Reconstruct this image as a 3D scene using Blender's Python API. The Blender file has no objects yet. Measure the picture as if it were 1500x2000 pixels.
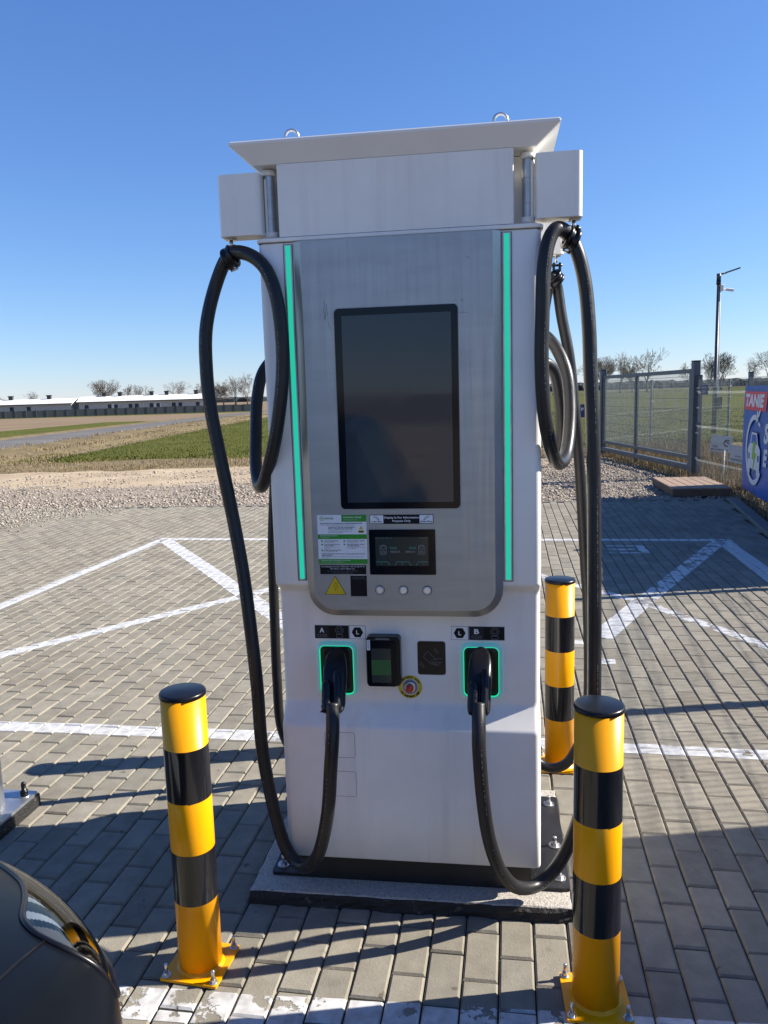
import bpy, bmesh, math, random
import numpy as np
from mathutils import Vector, Matrix
R = math.radians
random.seed(7); rng = np.random.default_rng(7)
sc = bpy.context.scene
COL = sc.collection

# ------------------------------------------------------------------ camera, light, sky
CAMH = 1.647
cam_d = bpy.data.cameras.new('camera'); cam = bpy.data.objects.new('camera', cam_d); COL.objects.link(cam)
pitch, roll = 0.14800188, -0.0289508
Fv = Vector((0, math.cos(pitch), -math.sin(pitch))); Uv = Vector((0, math.sin(pitch), math.cos(pitch))); Rv = Vector((1, 0, 0))
Xc = Rv*math.cos(roll) + Uv*math.sin(roll); Yc = -Rv*math.sin(roll) + Uv*math.cos(roll)
m = Matrix((Xc, Yc, -Fv)).transposed().to_4x4(); m.translation = (0, 0, CAMH)
cam.matrix_world = m
cam_d.sensor_fit = 'VERTICAL'; cam_d.sensor_height = 36; cam_d.sensor_width = 27; cam_d.lens = 36*1540/2000
cam_d.clip_start = 0.05; cam_d.clip_end = 6000
sc.camera = cam

SUN_EL, SUN_AZ = 33.8, 5.5          # azimuth counted from +X towards +Y
w = bpy.data.worlds.new("World"); sc.world = w; w.use_nodes = True
nt = w.node_tree; nt.nodes.clear()
sky = nt.nodes.new('ShaderNodeTexSky'); sky.sky_type = 'NISHITA'; sky.sun_disc = False
sky.sun_elevation = R(SUN_EL); sky.sun_rotation = R(90-SUN_AZ)
sky.altitude = 0; sky.air_density = 1.0; sky.dust_density = 0.0; sky.ozone_density = 5.0
bg = nt.nodes.new('ShaderNodeBackground'); bg.inputs[1].default_value = 0.10
wo = nt.nodes.new('ShaderNodeOutputWorld')
# one response curve per channel, the same over the whole sky: a clearer blue with a softer horizon
sepc = nt.nodes.new('ShaderNodeSeparateColor'); comc = nt.nodes.new('ShaderNodeCombineColor'); nt.links.new(sky.outputs[0], sepc.inputs[0])
for ch_, (pw, ml) in enumerate(((1.0, .53), (.9, .69), (.7, 1.25))):
    p_ = nt.nodes.new('ShaderNodeMath'); p_.operation = 'POWER'; p_.inputs[1].default_value = pw; nt.links.new(sepc.outputs[ch_], p_.inputs[0])
    q_ = nt.nodes.new('ShaderNodeMath'); q_.operation = 'MULTIPLY'; q_.inputs[1].default_value = ml; nt.links.new(p_.outputs[0], q_.inputs[0]); nt.links.new(q_.outputs[0], comc.inputs[ch_])
nt.links.new(comc.outputs[0], bg.inputs[0]); nt.links.new(bg.outputs[0], wo.inputs[0])
sd = bpy.data.lights.new('sun', 'SUN'); sd.energy = 5.0; sd.angle = R(0.53); sd.color = (1.0, 0.93, 0.82)
so = bpy.data.objects.new('sun', sd); COL.objects.link(so)
sv = Vector((math.cos(R(SUN_EL))*math.cos(R(SUN_AZ)), math.cos(R(SUN_EL))*math.sin(R(SUN_AZ)), math.sin(R(SUN_EL))))
so.rotation_euler = sv.to_track_quat('Z', 'Y').to_euler()
so.location = sv*30
vs = sc.view_settings
vs.view_transform = 'Standard'; vs.look = 'None'; vs.exposure = 1.15; vs.gamma = 1; vs.use_curve_mapping = False
sc.render.engine = 'CYCLES'
sc.cycles.max_bounces = 8

# ------------------------------------------------------------------ helpers
def tag(o, label=None, cat=None, group=None, kind=None):
    if label: o['label'] = label
    if cat: o['category'] = cat
    if group: o['group'] = group
    if kind: o['kind'] = kind
    return o
def empty(name, loc=(0, 0, 0), rz=0.0, label=None, cat=None, group=None):
    o = bpy.data.objects.new(name, None); COL.objects.link(o); o.location = loc; o.rotation_euler = (0, 0, rz)
    o.empty_display_size = .1
    return tag(o, label, cat, group)
def link(name, me, mat=None, parent=None, loc=None, rot=None):
    o = bpy.data.objects.new(name, me); COL.objects.link(o)
    if mat is not None and not me.materials:
        for mm in (mat if isinstance(mat, (list, tuple)) else [mat]): me.materials.append(mm)
    if parent: o.parent = parent
    if loc: o.location = loc
    if rot: o.rotation_euler = rot
    return o
def rrect(x0, x1, y0, y1, r, n=5, corners=(1, 1, 1, 1)):
    """rounded rectangle, counter-clockwise from the low left corner"""
    pts = []
    cs = [((x0, y0), (1, 1), 180, corners[0]), ((x1, y0), (-1, 1), 270, corners[1]), ((x1, y1), (-1, -1), 0, corners[2]), ((x0, y1), (1, -1), 90, corners[3])]
    for (cx, cy), (sx, sy), a0, k in cs:
        rr = r*k
        if rr <= 1e-6: pts += [(cx, cy)]*(n+1); continue
        for i in range(n+1):
            a = R(a0+90*i/n); pts.append((cx+sx*rr+rr*math.cos(a), cy+sy*rr+rr*math.sin(a)))
    return pts
class MB:
    def __init__(s): s.v = []; s.f = []; s.sm = []; s.mi = []; s.cur = 0
    def add(s, V, F, smooth=False, M=None):
        b = len(s.v)
        if M is not None: V = [tuple(M @ Vector(p)) for p in V]
        s.v += [tuple(p) for p in V]
        for f in F: s.f.append(tuple(i+b for i in f)); s.sm.append(smooth); s.mi.append(s.cur)
    def box(s, x0, x1, y0, y1, z0, z1, M=None, b=0.0):
        if b > 0:
            L = [rrect(x0+e, x1-e, y0+e, y1-e, max(b*0.5, 1e-4), 1) for e in (b, 0, 0, b)]
            s.loft([[(p[0], p[1], z) for p in l] for l, z in zip(L, (z0, z0+b, z1-b, z1))], M=M); return
        V = [(x0, y0, z0), (x1, y0, z0), (x1, y1, z0), (x0, y1, z0), (x0, y0, z1), (x1, y0, z1), (x1, y1, z1), (x0, y1, z1)]
        s.add(V, [(0, 3, 2, 1), (4, 5, 6, 7), (0, 1, 5, 4), (1, 2, 6, 5), (2, 3, 7, 6), (3, 0, 4, 7)], M=M)
    def loft(s, rings, cap=(True, True), smooth=False, closed=True, M=None):
        n = len(rings[0]); V = []; F = []
        for r in rings: V += list(r)
        for i in range(len(rings)-1):
            for j in range(n if closed else n-1):
                a = i*n+j; b2 = i*n+(j+1) % n; F.append((a, b2, b2+n, a+n))
        s.add(V, F, smooth, M)
        b = len(s.v)-len(V)
        if cap[0]: s.f.append(tuple(b+j for j in reversed(range(n)))); s.sm.append(False); s.mi.append(s.cur)
        if cap[1]: s.f.append(tuple(b+(len(rings)-1)*n+j for j in range(n))); s.sm.append(False); s.mi.append(s.cur)
    def lathe(s, prof, n=24, M=None, smooth=True, cap=(True, True)):
        s.loft([[(r*math.cos(2*math.pi*j/n), r*math.sin(2*math.pi*j/n), z) for j in range(n)] for r, z in prof], cap, smooth, M=M)
    def cyl(s, p0, p1, r, n=12, r1=None, smooth=True, cap=True):
        p0 = Vector(p0); p1 = Vector(p1); d = (p1-p0); L = d.length
        M = Matrix.Translation(p0) @ d.to_track_quat('Z', 'Y').to_matrix().to_4x4()
        s.lathe([(r, 0), (r if r1 is None else r1, L)], n, M, smooth, (cap, cap))
    def tube(s, P, r, n=12, cap=True):
        P = [Vector(p) for p in P]
        T = [(P[min(i+1, len(P)-1)]-P[max(i-1, 0)]).normalized() for i in range(len(P))]
        up = Vector((0, 0, 1)) if abs(T[0].z) < .9 else Vector((1, 0, 0))
        N = (up-T[0]*up.dot(T[0])).normalized(); rings = []
        for i, p in enumerate(P):
            N = (N-T[i]*N.dot(T[i])).normalized(); B = T[i].cross(N)
            rr = r[i] if isinstance(r, (list, tuple)) else r
            rings.append([tuple(p+(N*math.cos(2*math.pi*j/n)+B*math.sin(2*math.pi*j/n))*rr) for j in range(n)])
        s.loft(rings, (cap, cap), True)
    def prism(s, poly, y0, y1, M=None, bev=0.0):
        """poly in (x,z), extruded along y from y0 (front) to y1"""
        if bev:
            cx = sum(p[0] for p in poly)/len(poly); cz = sum(p[1] for p in poly)/len(poly)
        s.loft([[(p[0], y1, p[1]) for p in poly], [(p[0], y0, p[1]) for p in poly]][::-1], M=M)
    def build(s, name, mat=None, parent=None, loc=None, rot=None, kind=None):
        me = bpy.data.meshes.new(name); me.from_pydata(s.v, [], s.f)
        me.polygons.foreach_set('use_smooth', s.sm)
        o = link(name, me, mat, parent, loc, rot)
        if any(s.mi): me.polygons.foreach_set('material_index', s.mi)
        me.update()
        if kind: o['kind'] = kind
        return o
def fixn(o):
    bm = bmesh.new(); bm.from_mesh(o.data); bmesh.ops.remove_doubles(bm, verts=bm.verts, dist=1e-6)
    bmesh.ops.recalc_face_normals(bm, faces=bm.faces); bm.to_mesh(o.data); bm.free(); return o
def spline(P, k=8):
    P = [Vector(p) for p in P]; out = []
    Q = [P[0]*2-P[1]]+P+[P[-1]*2-P[-2]]
    for i in range(1, len(Q)-2):
        a, b, c, d = Q[i-1:i+3]
        for j in range(k):
            t = j/k
            out.append(.5*((2*b)+(c-a)*t+(2*a-5*b+4*c-d)*t*t+(3*b-a-3*c+d)*t**3))
    out.append(P[-1]); return out
def copy_tree(o, parent=None):
    c = o.copy(); COL.objects.link(c)
    if parent: c.parent = parent
    for ch in list(o.children): copy_tree(ch, c)
    return c

# ------------------------------------------------------------------ materials
def mat(name, col=(.5, .5, .5), rough=.5, metal=0.0, spec=.5, coat=0.0, noise=None, bump=None, emis=None, aniso=0, col2=None, ncol=None, rnoise=None):
    """noise=(scale, amount, detail[, stretch]) multiplies the colour; bump=(scale, dist[, stretch]); ncol=(scale, colour, low, high) blends a second colour in patches"""
    M = bpy.data.materials.new(name); M.use_nodes = True; t = M.node_tree; N = t.nodes; L = t.links
    b = N['Principled BSDF']
    b.inputs['Base Color'].default_value = (*col, 1); b.inputs['Roughness'].default_value = rough; b.inputs['Metallic'].default_value = metal
    b.inputs['Specular IOR Level'].default_value = spec; b.inputs['Coat Weight'].default_value = coat; b.inputs['Coat Roughness'].default_value = .05
    tc = N.new('ShaderNodeNewGeometry') if False else N.new('ShaderNodeTexCoord')
    def mapped(st):
        if not st: return tc.outputs['Object']
        mp = N.new('ShaderNodeMapping'); mp.inputs['Scale'].default_value = st; L.new(tc.outputs['Object'], mp.inputs[0]); return mp.outputs[0]
    def nz(scale, detail=4, st=None, rough_=.6):
        n = N.new('ShaderNodeTexNoise'); n.inputs['Scale'].default_value = scale; n.inputs['Detail'].default_value = detail; n.inputs['Roughness'].default_value = rough_
        L.new(mapped(st), n.inputs['Vector']); return n.outputs['Fac']
    cs = None
    if noise:
        f = nz(noise[0], noise[2] if len(noise) > 2 else 4, noise[3] if len(noise) > 3 else None)
        mr = N.new('ShaderNodeMapRange'); mr.inputs[1].default_value = .3; mr.inputs[2].default_value = .7
        mr.inputs[3].default_value = 1-noise[1]; mr.inputs[4].default_value = 1+noise[1]; L.new(f, mr.inputs[0])
        mx = N.new('ShaderNodeVectorMath'); mx.operation = 'SCALE'; mx.inputs[0].default_value = col; L.new(mr.outputs[0], mx.inputs['Scale']); cs = mx.outputs[0]
    if ncol:
        f = nz(ncol[0], 6, ncol[4] if len(ncol) > 4 else None)
        mr = N.new('ShaderNodeMapRange'); mr.inputs[1].default_value = ncol[2]; mr.inputs[2].default_value = ncol[3]; L.new(f, mr.inputs[0])
        mx = N.new('ShaderNodeMix'); mx.data_type = 'RGBA'
        if cs: L.new(cs, mx.inputs[6])
        else: mx.inputs[6].default_value = (*col, 1)
        mx.inputs[7].default_value = (*ncol[1], 1); L.new(mr.outputs[0], mx.inputs[0]); cs = mx.outputs[2]
    if cs: L.new(cs, b.inputs['Base Color'])
    if rnoise:
        f = nz(rnoise[0], 5, rnoise[3] if len(rnoise) > 3 else None); mr = N.new('ShaderNodeMapRange'); mr.inputs[1].default_value = .3; mr.inputs[2].default_value = .7
        mr.inputs[3].default_value = rnoise[1]; mr.inputs[4].default_value = rnoise[2]; L.new(f, mr.inputs[0]); L.new(mr.outputs[0], b.inputs['Roughness'])
    if bump:
        f = nz(bump[0], 6, bump[2] if len(bump) > 2 else None); bp = N.new('ShaderNodeBump'); bp.inputs['Distance'].default_value = bump[1]
        bp.inputs['Strength'].default_value = 1; L.new(f, bp.inputs['Height']); L.new(bp.outputs[0], b.inputs['Normal'])
    if emis: b.inputs['Emission Color'].default_value = (*emis[0], 1); b.inputs['Emission Strength'].default_value = emis[1]
    return M
WHITE = mat('white_powder_coat', (.79, .77, .725), .42, noise=(3.5, .06, 6), ncol=(1.6, (.69, .665, .62), .50, .80, (9, 9, .6)), rnoise=(8, .34, .5), bump=(900, .00008))
ROOFW = mat('roof_white', (.74, .73, .71), .4, noise=(5, .03, 4))
STEEL = mat('brushed_steel', (.36, .38, .395), .42, .85, noise=(4, .08, 6, (1, 1, 5)), rnoise=(3, .36, .5, (40, 40, 1)), bump=(60, .00008, (60, 60, .6)))
BUTTON = mat('polished_button', (.86, .82, .76), .35, .5, noise=(60, .1, 3))
STEELE = mat('steel_bevel', (.40, .395, .38), .36, .8, noise=(6, .08, 4))
GALV = mat('galvanised', (.45, .47, .49), .38, .85, noise=(14, .15, 4), rnoise=(20, .3, .55))
ZINC = mat('zinc_bolt', (.6, .6, .6), .3, .9, noise=(60, .15, 3))
BLACKP = mat('black_plastic', (.006, .006, .008), .3, spec=.35, noise=(20, .2, 3))
BLACKM = mat('black_painted_steel', (.012, .012, .013), .45, noise=(12, .3, 4), bump=(120, .0006))
BGLASS = mat('black_glass', (.003, .005, .009), .10, spec=.25)
DISPLAY = mat('display_off', (.036, .045, .054), .03, spec=.42, rnoise=(9, .02, .09), noise=(2, .06, 3))
DISPLAY2 = mat('display_dim', (.010, .013, .016), .1, emis=((.02, .03, .035), .12))
RUBBER = mat('cable_rubber', (.016, .016, .017), .34, noise=(7, .25, 5), rnoise=(30, .32, .46), spec=.35)
YELLOW = mat('yellow_paint', (.80, .338, .0), .34, coat=.12, noise=(6, .05, 3), bump=(70, .0002), spec=.3, ncol=(7, (.58, .26, .01), .60, .80, (1, 1, .35)))
BLACKB = mat('black_band_film', (.010, .010, .012), .16, coat=.3, ncol=(4, (.03, .028, .025), .52, .8, (6, 6, 1)), noise=(10, .2, 3), bump=(25, .0002, (3, 3, .3)))
LED = mat('led_strip', (.0, .06, .05), .6, spec=.1, emis=((.025, .55, .38), .44))
LEDR = mat('led_ring', (.05, .4, .3), .4, emis=((.0, .62, .26), .5))
RIMGLOW = mat('rim_painted_glow', (.36, .55, .56), .35, emis=((.04, .34, .28), .12))  # teal glow of the light ring on the white rim, put into colour and emission
DARKGREY = mat('dark_grey_frame', (.12, .12, .13), .4, noise=(30, .1, 3))
GREYP = mat('grey_plastic', (.23, .23, .24), .5, noise=(30, .1, 3))
PWHITE = mat('print_white', (.72, .73, .75), .45, noise=(30, .03, 3))
PGREEN = mat('print_green', (.02, .26, .02), .45, noise=(30, .05, 3))
PBLACK = mat('print_black', (.004, .005, .008), .5, spec=.2, noise=(30, .1, 3))
PGREY = mat('print_grey', (.16, .17, .18), .45, noise=(30, .1, 3))
PDGREY = mat('print_dark_grey', (.016, .019, .025), .5, spec=.2, noise=(30, .1, 3))
PYELLOW = mat('print_yellow', (.58, .42, .005), .45, noise=(30, .05, 3))
PTEAL = mat('screen_teal', (.03, .1, .11), .4, emis=((.02, .13, .15), .2))
PSGREY = mat('screen_grey', (.06, .07, .09), .4, emis=((.07, .09, .12), .2))
RED = mat('red_button', (.45, .005, .01), .2, coat=.5, noise=(30, .08, 2))
CONC = mat('plinth_concrete', (.40, .37, .325), .9, noise=(110, .30, 6), ncol=(60, (.20, .18, .16), .60, .72), bump=(110, .005))
TAR = mat('bitumen', (.014, .013, .012), .65, ncol=(40, (.14, .12, .1), .6, .75), bump=(55, .012))
WOOD = mat('pallet_wood', (.30, .21, .15), .85, noise=(6, .25, 6, (1, 12, 12)), bump=(40, .002, (1, 10, 10)))
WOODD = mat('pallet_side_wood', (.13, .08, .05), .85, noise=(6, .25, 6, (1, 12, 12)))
FENCEM = mat('fence_grey_paint', (.085, .10, .115), .45, .3, noise=(8, .15, 4))
WIRE = mat('galvanised_wire', (.16, .18, .19), .45, .6, noise=(10, .2, 3))
POLEM = mat('lamp_pole_paint', (.075, .075, .08), .4, .3, noise=(5, .15, 3))

def geo_noise(N, L, pos, scale, detail=5, rough=.6, st=None):
    n = N.new('ShaderNodeTexNoise'); n.inputs['Scale'].default_value = scale; n.inputs['Detail'].default_value = detail; n.inputs['Roughness'].default_value = rough
    src = pos
    if st: mp = N.new('ShaderNodeMapping'); mp.inputs['Scale'].default_value = st; L.new(pos, mp.inputs[0]); src = mp.outputs[0]
    L.new(src, n.inputs['Vector']); return n.outputs['Fac']
def ground_mat(name, cols, scales, bump=None, rough=.95, st=None):
    """world-space earth/grass/gravel: a ramp of colours over mixed noises"""
    M = bpy.data.materials.new(name); M.use_nodes = True; t = M.node_tree; N = t.nodes; L = t.links; b = N['Principled BSDF']
    b.inputs['Roughness'].default_value = rough; b.inputs['Specular IOR Level'].default_value = .04
    g = N.new('ShaderNodeNewGeometry'); pos = g.outputs['Position']
    acc = None
    for s, wgt in scales:
        f = geo_noise(N, L, pos, s, 6, .65, st)
        mu = N.new('ShaderNodeMath'); mu.operation = 'MULTIPLY'; mu.inputs[1].default_value = wgt; L.new(f, mu.inputs[0])
        if acc is None: acc = mu.outputs[0]
        else:
            ad = N.new('ShaderNodeMath'); ad.operation = 'ADD'; L.new(acc, ad.inputs[0]); L.new(mu.outputs[0], ad.inputs[1]); acc = ad.outputs[0]
    rp = N.new('ShaderNodeValToRGB'); L.new(acc, rp.inputs[0]); cr = rp.color_ramp
    for i, (p, c) in enumerate(cols):
        e = cr.elements[i] if i < 2 else cr.elements.new(p)
        e.position = p; e.color = (*c, 1)
    L.new(rp.outputs[0], b.inputs['Base Color'])
    if bump:
        bp = N.new('ShaderNodeBump'); bp.inputs['Distance'].default_value = bump[1]; L.new(geo_noise(N, L, pos, bump[0], 6), bp.inputs['Height']); L.new(bp.outputs[0], b.inputs['Normal'])
    return M
GRAVELM = ground_mat('gravel_ground', [(.3, (.16, .135, .11)), (.7, (.42, .36, .29)), (.5, (.30, .255, .205))], [(30, .6), (1.1, .4)], (45, .02))
SANDM = ground_mat('sandy_ground', [(.32, (.28, .22, .15)), (.68, (.50, .41, .29)), (.5, (.38, .30, .21))], [(25, .4), (.7, .6)], (30, .015))
SOILM = ground_mat('dry_soil', [(.32, (.10, .085, .045)), (.68, (.27, .21, .13)), (.5, (.17, .135, .08))], [(14, .5), (.9, .5)], (20, .03))
GRASSM = ground_mat('winter_crop', [(.33, (.052, .062, .014)), (.67, (.125, .125, .034)), (.5, (.083, .090, .022))], [(5, .45), (.35, .35), (30, .2)], (9, .05))
BROWNM = ground_mat('brown_field', [(.33, (.15, .11, .07)), (.67, (.27, .20, .13)), (.5, (.20, .15, .10))], [(3, .5), (.12, .5)], None)
ASPH = ground_mat('old_asphalt', [(.35, (.105, .10, .098)), (.65, (.165, .158, .152)), (.5, (.135, .13, .126))], [(60, .4), (.4, .6)], None, .85)
JOINT = ground_mat('joint_sand', [(.35, (.035, .03, .025)), (.65, (.12, .10, .08)), (.5, (.06, .05, .04))], [(60, .6), (4, .4)], (80, .004))
KERBM = ground_mat('kerb_concrete', [(.35, (.14, .13, .115)), (.65, (.24, .225, .20)), (.5, (.19, .18, .16))], [(90, .5), (2, .5)], (120, .002))
STONE = ground_mat('gravel_stones', [(.36, (.15, .13, .11)), (.64, (.50, .435, .365)), (.5, (.31, .27, .225))], [(14, 1.0)], None, .85)
DRYG = ground_mat('dry_grass', [(.36, (.12, .09, .045)), (.64, (.34, .26, .15)), (.5, (.23, .175, .095))], [(9, 1.0)], None, .8)
GREENG = ground_mat('green_blades', [(.36, (.050, .060, .013)), (.64, (.13, .125, .032)), (.5, (.085, .090, .021))], [(7, .6), (.5, .4)], None, .6)
BARK = ground_mat('tree_bark', [(.35, (.075, .062, .052)), (.65, (.17, .145, .12)), (.5, (.12, .10, .08))], [(2, 1.0)], None)

BYAW = -0.16027573; BU0, BV0, WU, WV = 0.4734, 3.2595, 0.1025, 0.2065
eu = np.array([math.cos(BYAW), math.sin(BYAW)]); ev = np.array([-math.sin(BYAW), math.cos(BYAW)])
def brick_material():
    M = bpy.data.materials.new('concrete_paver'); M.use_nodes = True; t = M.node_tree; N = t.nodes; L = t.links; b = N['Principled BSDF']
    g = N.new('ShaderNodeNewGeometry'); pos = g.outputs['Position']
    rot = N.new('ShaderNodeVectorRotate'); rot.rotation_type = 'Z_AXIS'; rot.inputs['Angle'].default_value = -BYAW; L.new(pos, rot.inputs['Vector'])
    sx = N.new('ShaderNodeSeparateXYZ'); L.new(rot.outputs[0], sx.inputs[0])
    def mth(op, a, bb=None):
        n = N.new('ShaderNodeMath'); n.operation = op
        for i, q in enumerate((a, bb)):
            if q is None: continue
            if isinstance(q, (int, float)): n.inputs[i].default_value = q
            else: L.new(q, n.inputs[i])
        return n.outputs[0]
    k = mth('FLOOR', mth('DIVIDE', mth('SUBTRACT', sx.outputs[0], BU0), WU))
    par = mth('FLOORED_MODULO', k, 2.0)
    r = mth('FLOOR', mth('SUBTRACT', mth('DIVIDE', mth('SUBTRACT', sx.outputs[1], BV0), WV), mth('MULTIPLY', par, .5)))
    cb = N.new('ShaderNodeCombineXYZ'); L.new(k, cb.inputs[0]); L.new(r, cb.inputs[1])
    wn = N.new('ShaderNodeTexWhiteNoise'); wn.noise_dimensions = '2D'; L.new(cb.outputs[0], wn.inputs['Vector'])
    fine = geo_noise(N, L, pos, 260, 3, .7); mid = geo_noise(N, L, pos, 14, 5, .6); big = geo_noise(N, L, pos, 1.1, 4, .6)
    s1 = mth('ADD', mth('MULTIPLY', wn.outputs['Value'], .24), mth('MULTIPLY', mid, .62)); s2 = mth('ADD', s1, mth('MULTIPLY', fine, .34)); s3 = mth('ADD', s2, mth('MULTIPLY', big, .14))
    mr = N.new('ShaderNodeMapRange'); mr.inputs[1].default_value = .40; mr.inputs[2].default_value = .97; mr.inputs[3].default_value = .145; mr.inputs[4].default_value = .285; L.new(s3, mr.inputs[0])
    tint = N.new('ShaderNodeMix'); tint.data_type = 'RGBA'; tint.inputs[6].default_value = (1.03, .965, .79, 1); tint.inputs[7].default_value = (1.06, .955, .76, 1); L.new(wn.outputs['Color'], tint.inputs[0])
    vm = N.new('ShaderNodeVectorMath'); vm.operation = 'SCALE'; L.new(tint.outputs[2], vm.inputs[0]); L.new(mr.outputs[0], vm.inputs['Scale'])
    # stains: pale bloom and dark spots of their own shape
    st = geo_noise(N, L, pos, 5.5, 6, .7); sr = N.new('ShaderNodeMapRange'); sr.inputs[1].default_value = .58; sr.inputs[2].default_value = .75; L.new(st, sr.inputs[0])
    mx = N.new('ShaderNodeMix'); mx.data_type = 'RGBA'; L.new(mth('MULTIPLY', sr.outputs[0], .5), mx.inputs[0]); L.new(vm.outputs[0], mx.inputs[6]); mx.inputs[7].default_value = (.28, .25, .20, 1)
    st2 = geo_noise(N, L, pos, 3.1, 6, .75, (1, 1, 1)); sr2 = N.new('ShaderNodeMapRange'); sr2.inputs[1].default_value = .36; sr2.inputs[2].default_value = .27; L.new(st2, sr2.inputs[0])
    mx2 = N.new('ShaderNodeMix'); mx2.data_type = 'RGBA'; L.new(mth('MULTIPLY', sr2.outputs[0], .5), mx2.inputs[0]); L.new(mx.outputs[2], mx2.inputs[6]); mx2.inputs[7].default_value = (.11, .09, .07, 1)
    st3 = geo_noise(N, L, pos, 16, 2, .5); sr3 = N.new('ShaderNodeMapRange'); sr3.inputs[1].default_value = .71; sr3.inputs[2].default_value = .745; L.new(st3, sr3.inputs[0])
    mx3 = N.new('ShaderNodeMix'); mx3.data_type = 'RGBA'; L.new(mth('MULTIPLY', sr3.outputs[0], .6), mx3.inputs[0]); L.new(mx2.outputs[2], mx3.inputs[6]); mx3.inputs[7].default_value = (.06, .05, .04, 1)
    st4 = geo_noise(N, L, pos, .8, 5, .7); sr4 = N.new('ShaderNodeMapRange'); sr4.inputs[1].default_value = .52; sr4.inputs[2].default_value = .72; L.new(st4, sr4.inputs[0])
    mx4 = N.new('ShaderNodeMix'); mx4.data_type = 'RGBA'; L.new(mth('MULTIPLY', sr4.outputs[0], .38), mx4.inputs[0]); L.new(mx3.outputs[2], mx4.inputs[6]); mx4.inputs[7].default_value = (.12, .095, .07, 1)
    L.new(mx4.outputs[2], b.inputs['Base Color'])
    b.inputs['Roughness'].default_value = .95; b.inputs['Specular IOR Level'].default_value = .12
    bp = N.new('ShaderNodeBump'); bp.inputs['Distance'].default_value = .0012; L.new(mth('ADD', fine, mth('MULTIPLY', geo_noise(N, L, pos, 90, 4), .8)), bp.inputs['Height']); L.new(bp.outputs[0], b.inputs['Normal'])
    return M
BRICK = brick_material()
def paint_material(name, lo, hi, seed):
    """white road paint worn away in patches"""
    M = bpy.data.materials.new(name); M.use_nodes = True; t = M.node_tree; N = t.nodes; L = t.links; b = N['Principled BSDF']
    b.inputs['Roughness'].default_value = .6
    g = N.new('ShaderNodeNewGeometry'); mp = N.new('ShaderNodeMapping'); mp.inputs['Location'].default_value = (seed, seed*.7, 0); L.new(g.outputs['Position'], mp.inputs[0])
    n1 = geo_noise(N, L, mp.outputs[0], 9, 6, .62); n2 = geo_noise(N, L, mp.outputs[0], 70, 3, .6)
    ad = N.new('ShaderNodeMath'); ad.operation = 'MULTIPLY_ADD'; ad.inputs[1].default_value = .12; L.new(n2, ad.inputs[0]); L.new(n1, ad.inputs[2])
    mr = N.new('ShaderNodeMapRange'); mr.inputs[1].default_value = lo; mr.inputs[2].default_value = hi; L.new(ad.outputs[0], mr.inputs[0])
    L.new(mr.outputs[0], b.inputs['Alpha'])
    rp = N.new('ShaderNodeValToRGB'); rp.color_ramp.elements[0].position = .35; rp.color_ramp.elements[0].color = (.36, .35, .335, 1); rp.color_ramp.elements[1].position = .6; rp.color_ramp.elements[1].color = (.52, .52, .51, 1)
    L.new(geo_noise(N, L, g.outputs['Position'], 22, 5), rp.inputs[0]); L.new(rp.outputs[0], b.inputs['Base Color'])
    return M

# ------------------------------------------------------------------ terrain, road, gravel
def hz(x, y):
    """height of the open land: it falls away gently to the far left"""
    x = np.asarray(x, float); y = np.asarray(y, float)
    t = np.clip((y-34)/190, 0, 1)*np.clip((-x+2)/34, 0, 1)
    return -1.72*t*t*(3-2*t)*1.0
def sheet(name, xs, ys, mt, dz=0.0, lab=None, shape=None, bumpy=0.0, sink=.12):
    X, Y = np.meshgrid(xs, ys); Z = hz(X, Y)+dz
    if bumpy: Z = Z + bumpy*rng.random(Z.shape)
    if shape: X, Y, Z = shape(X, Y, Z)
    if sink:
        Z = np.array(Z); Z[0, :] -= sink; Z[-1, :] -= sink; Z[:, 0] -= sink; Z[:, -1] -= sink
    n, mm = X.shape; V = np.stack([X, Y, Z], -1).reshape(-1, 3)
    F = [(i*mm+j, i*mm+j+1, (i+1)*mm+j+1, (i+1)*mm+j) for i in range(n-1) for j in range(mm-1)]
    me = bpy.data.meshes.new(name); me.from_pydata(V.tolist(), [], F); me.polygons.foreach_set('use_smooth', [True]*len(F))
    o = link(name, me, mt); tag(o, lab, kind='structure'); return o
ys_far = list(np.linspace(-30, 30, 31)) + list(np.linspace(36, 240, 35)) + [300, 420, 700, 1200, 2500]
xs_all = [-2500, -1200, -600, -300] + list(np.linspace(-200, -30, 24)) + list(np.linspace(-26, 26, 27)) + [40, 60, 90, 140, 220, 400, 900, 2500]
sheet('ground', sorted(set(xs_all)), sorted(set([-2500, -1000, -300, -90]+ys_far)), BROWNM, -.10, 'wide flat farmland of brown and green fields reaching the horizon')
sheet('crop_field', list(np.linspace(-11.2, 60, 40))+[90, 140, 220, 400, 700], list(np.linspace(22.6, 60, 20))+list(np.linspace(70, 236, 20))+[300, 400, 500, 610], GRASSM, -.02, 'green winter crop field beyond the fence')
o = sheet('grass_strip', list(np.linspace(-27, -20.3, 5)), list(np.linspace(14, 75, 25)), GRASSM, -.03, 'narrow green strip beyond the road')
sheet('far_grass_strip', list(np.linspace(-190, -20.5, 30)), list(np.linspace(196, 216, 5)), GRASSM, -.03, 'thin green strip in front of the concrete wall')
def verge(X, Y, Z):
    Z = Z+.16*np.exp(-((X+12.9)/1.0)**2)*(.6+.8*rng.random(Z.shape))
    return X, Y, Z
sheet('road_verge', list(np.linspace(-14.6, -11.0, 12)), list(np.linspace(14, 60, 60))+list(np.linspace(63, 200, 40)), SOILM, -.03, 'brown dry road verge with clods and tufts', verge)
sheet('road', list(np.linspace(-19.4, -14.25, 5)), list(np.linspace(2, 30, 6))+list(np.linspace(34, 230, 40)), ASPH, .0, 'narrow grey asphalt country road')
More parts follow.
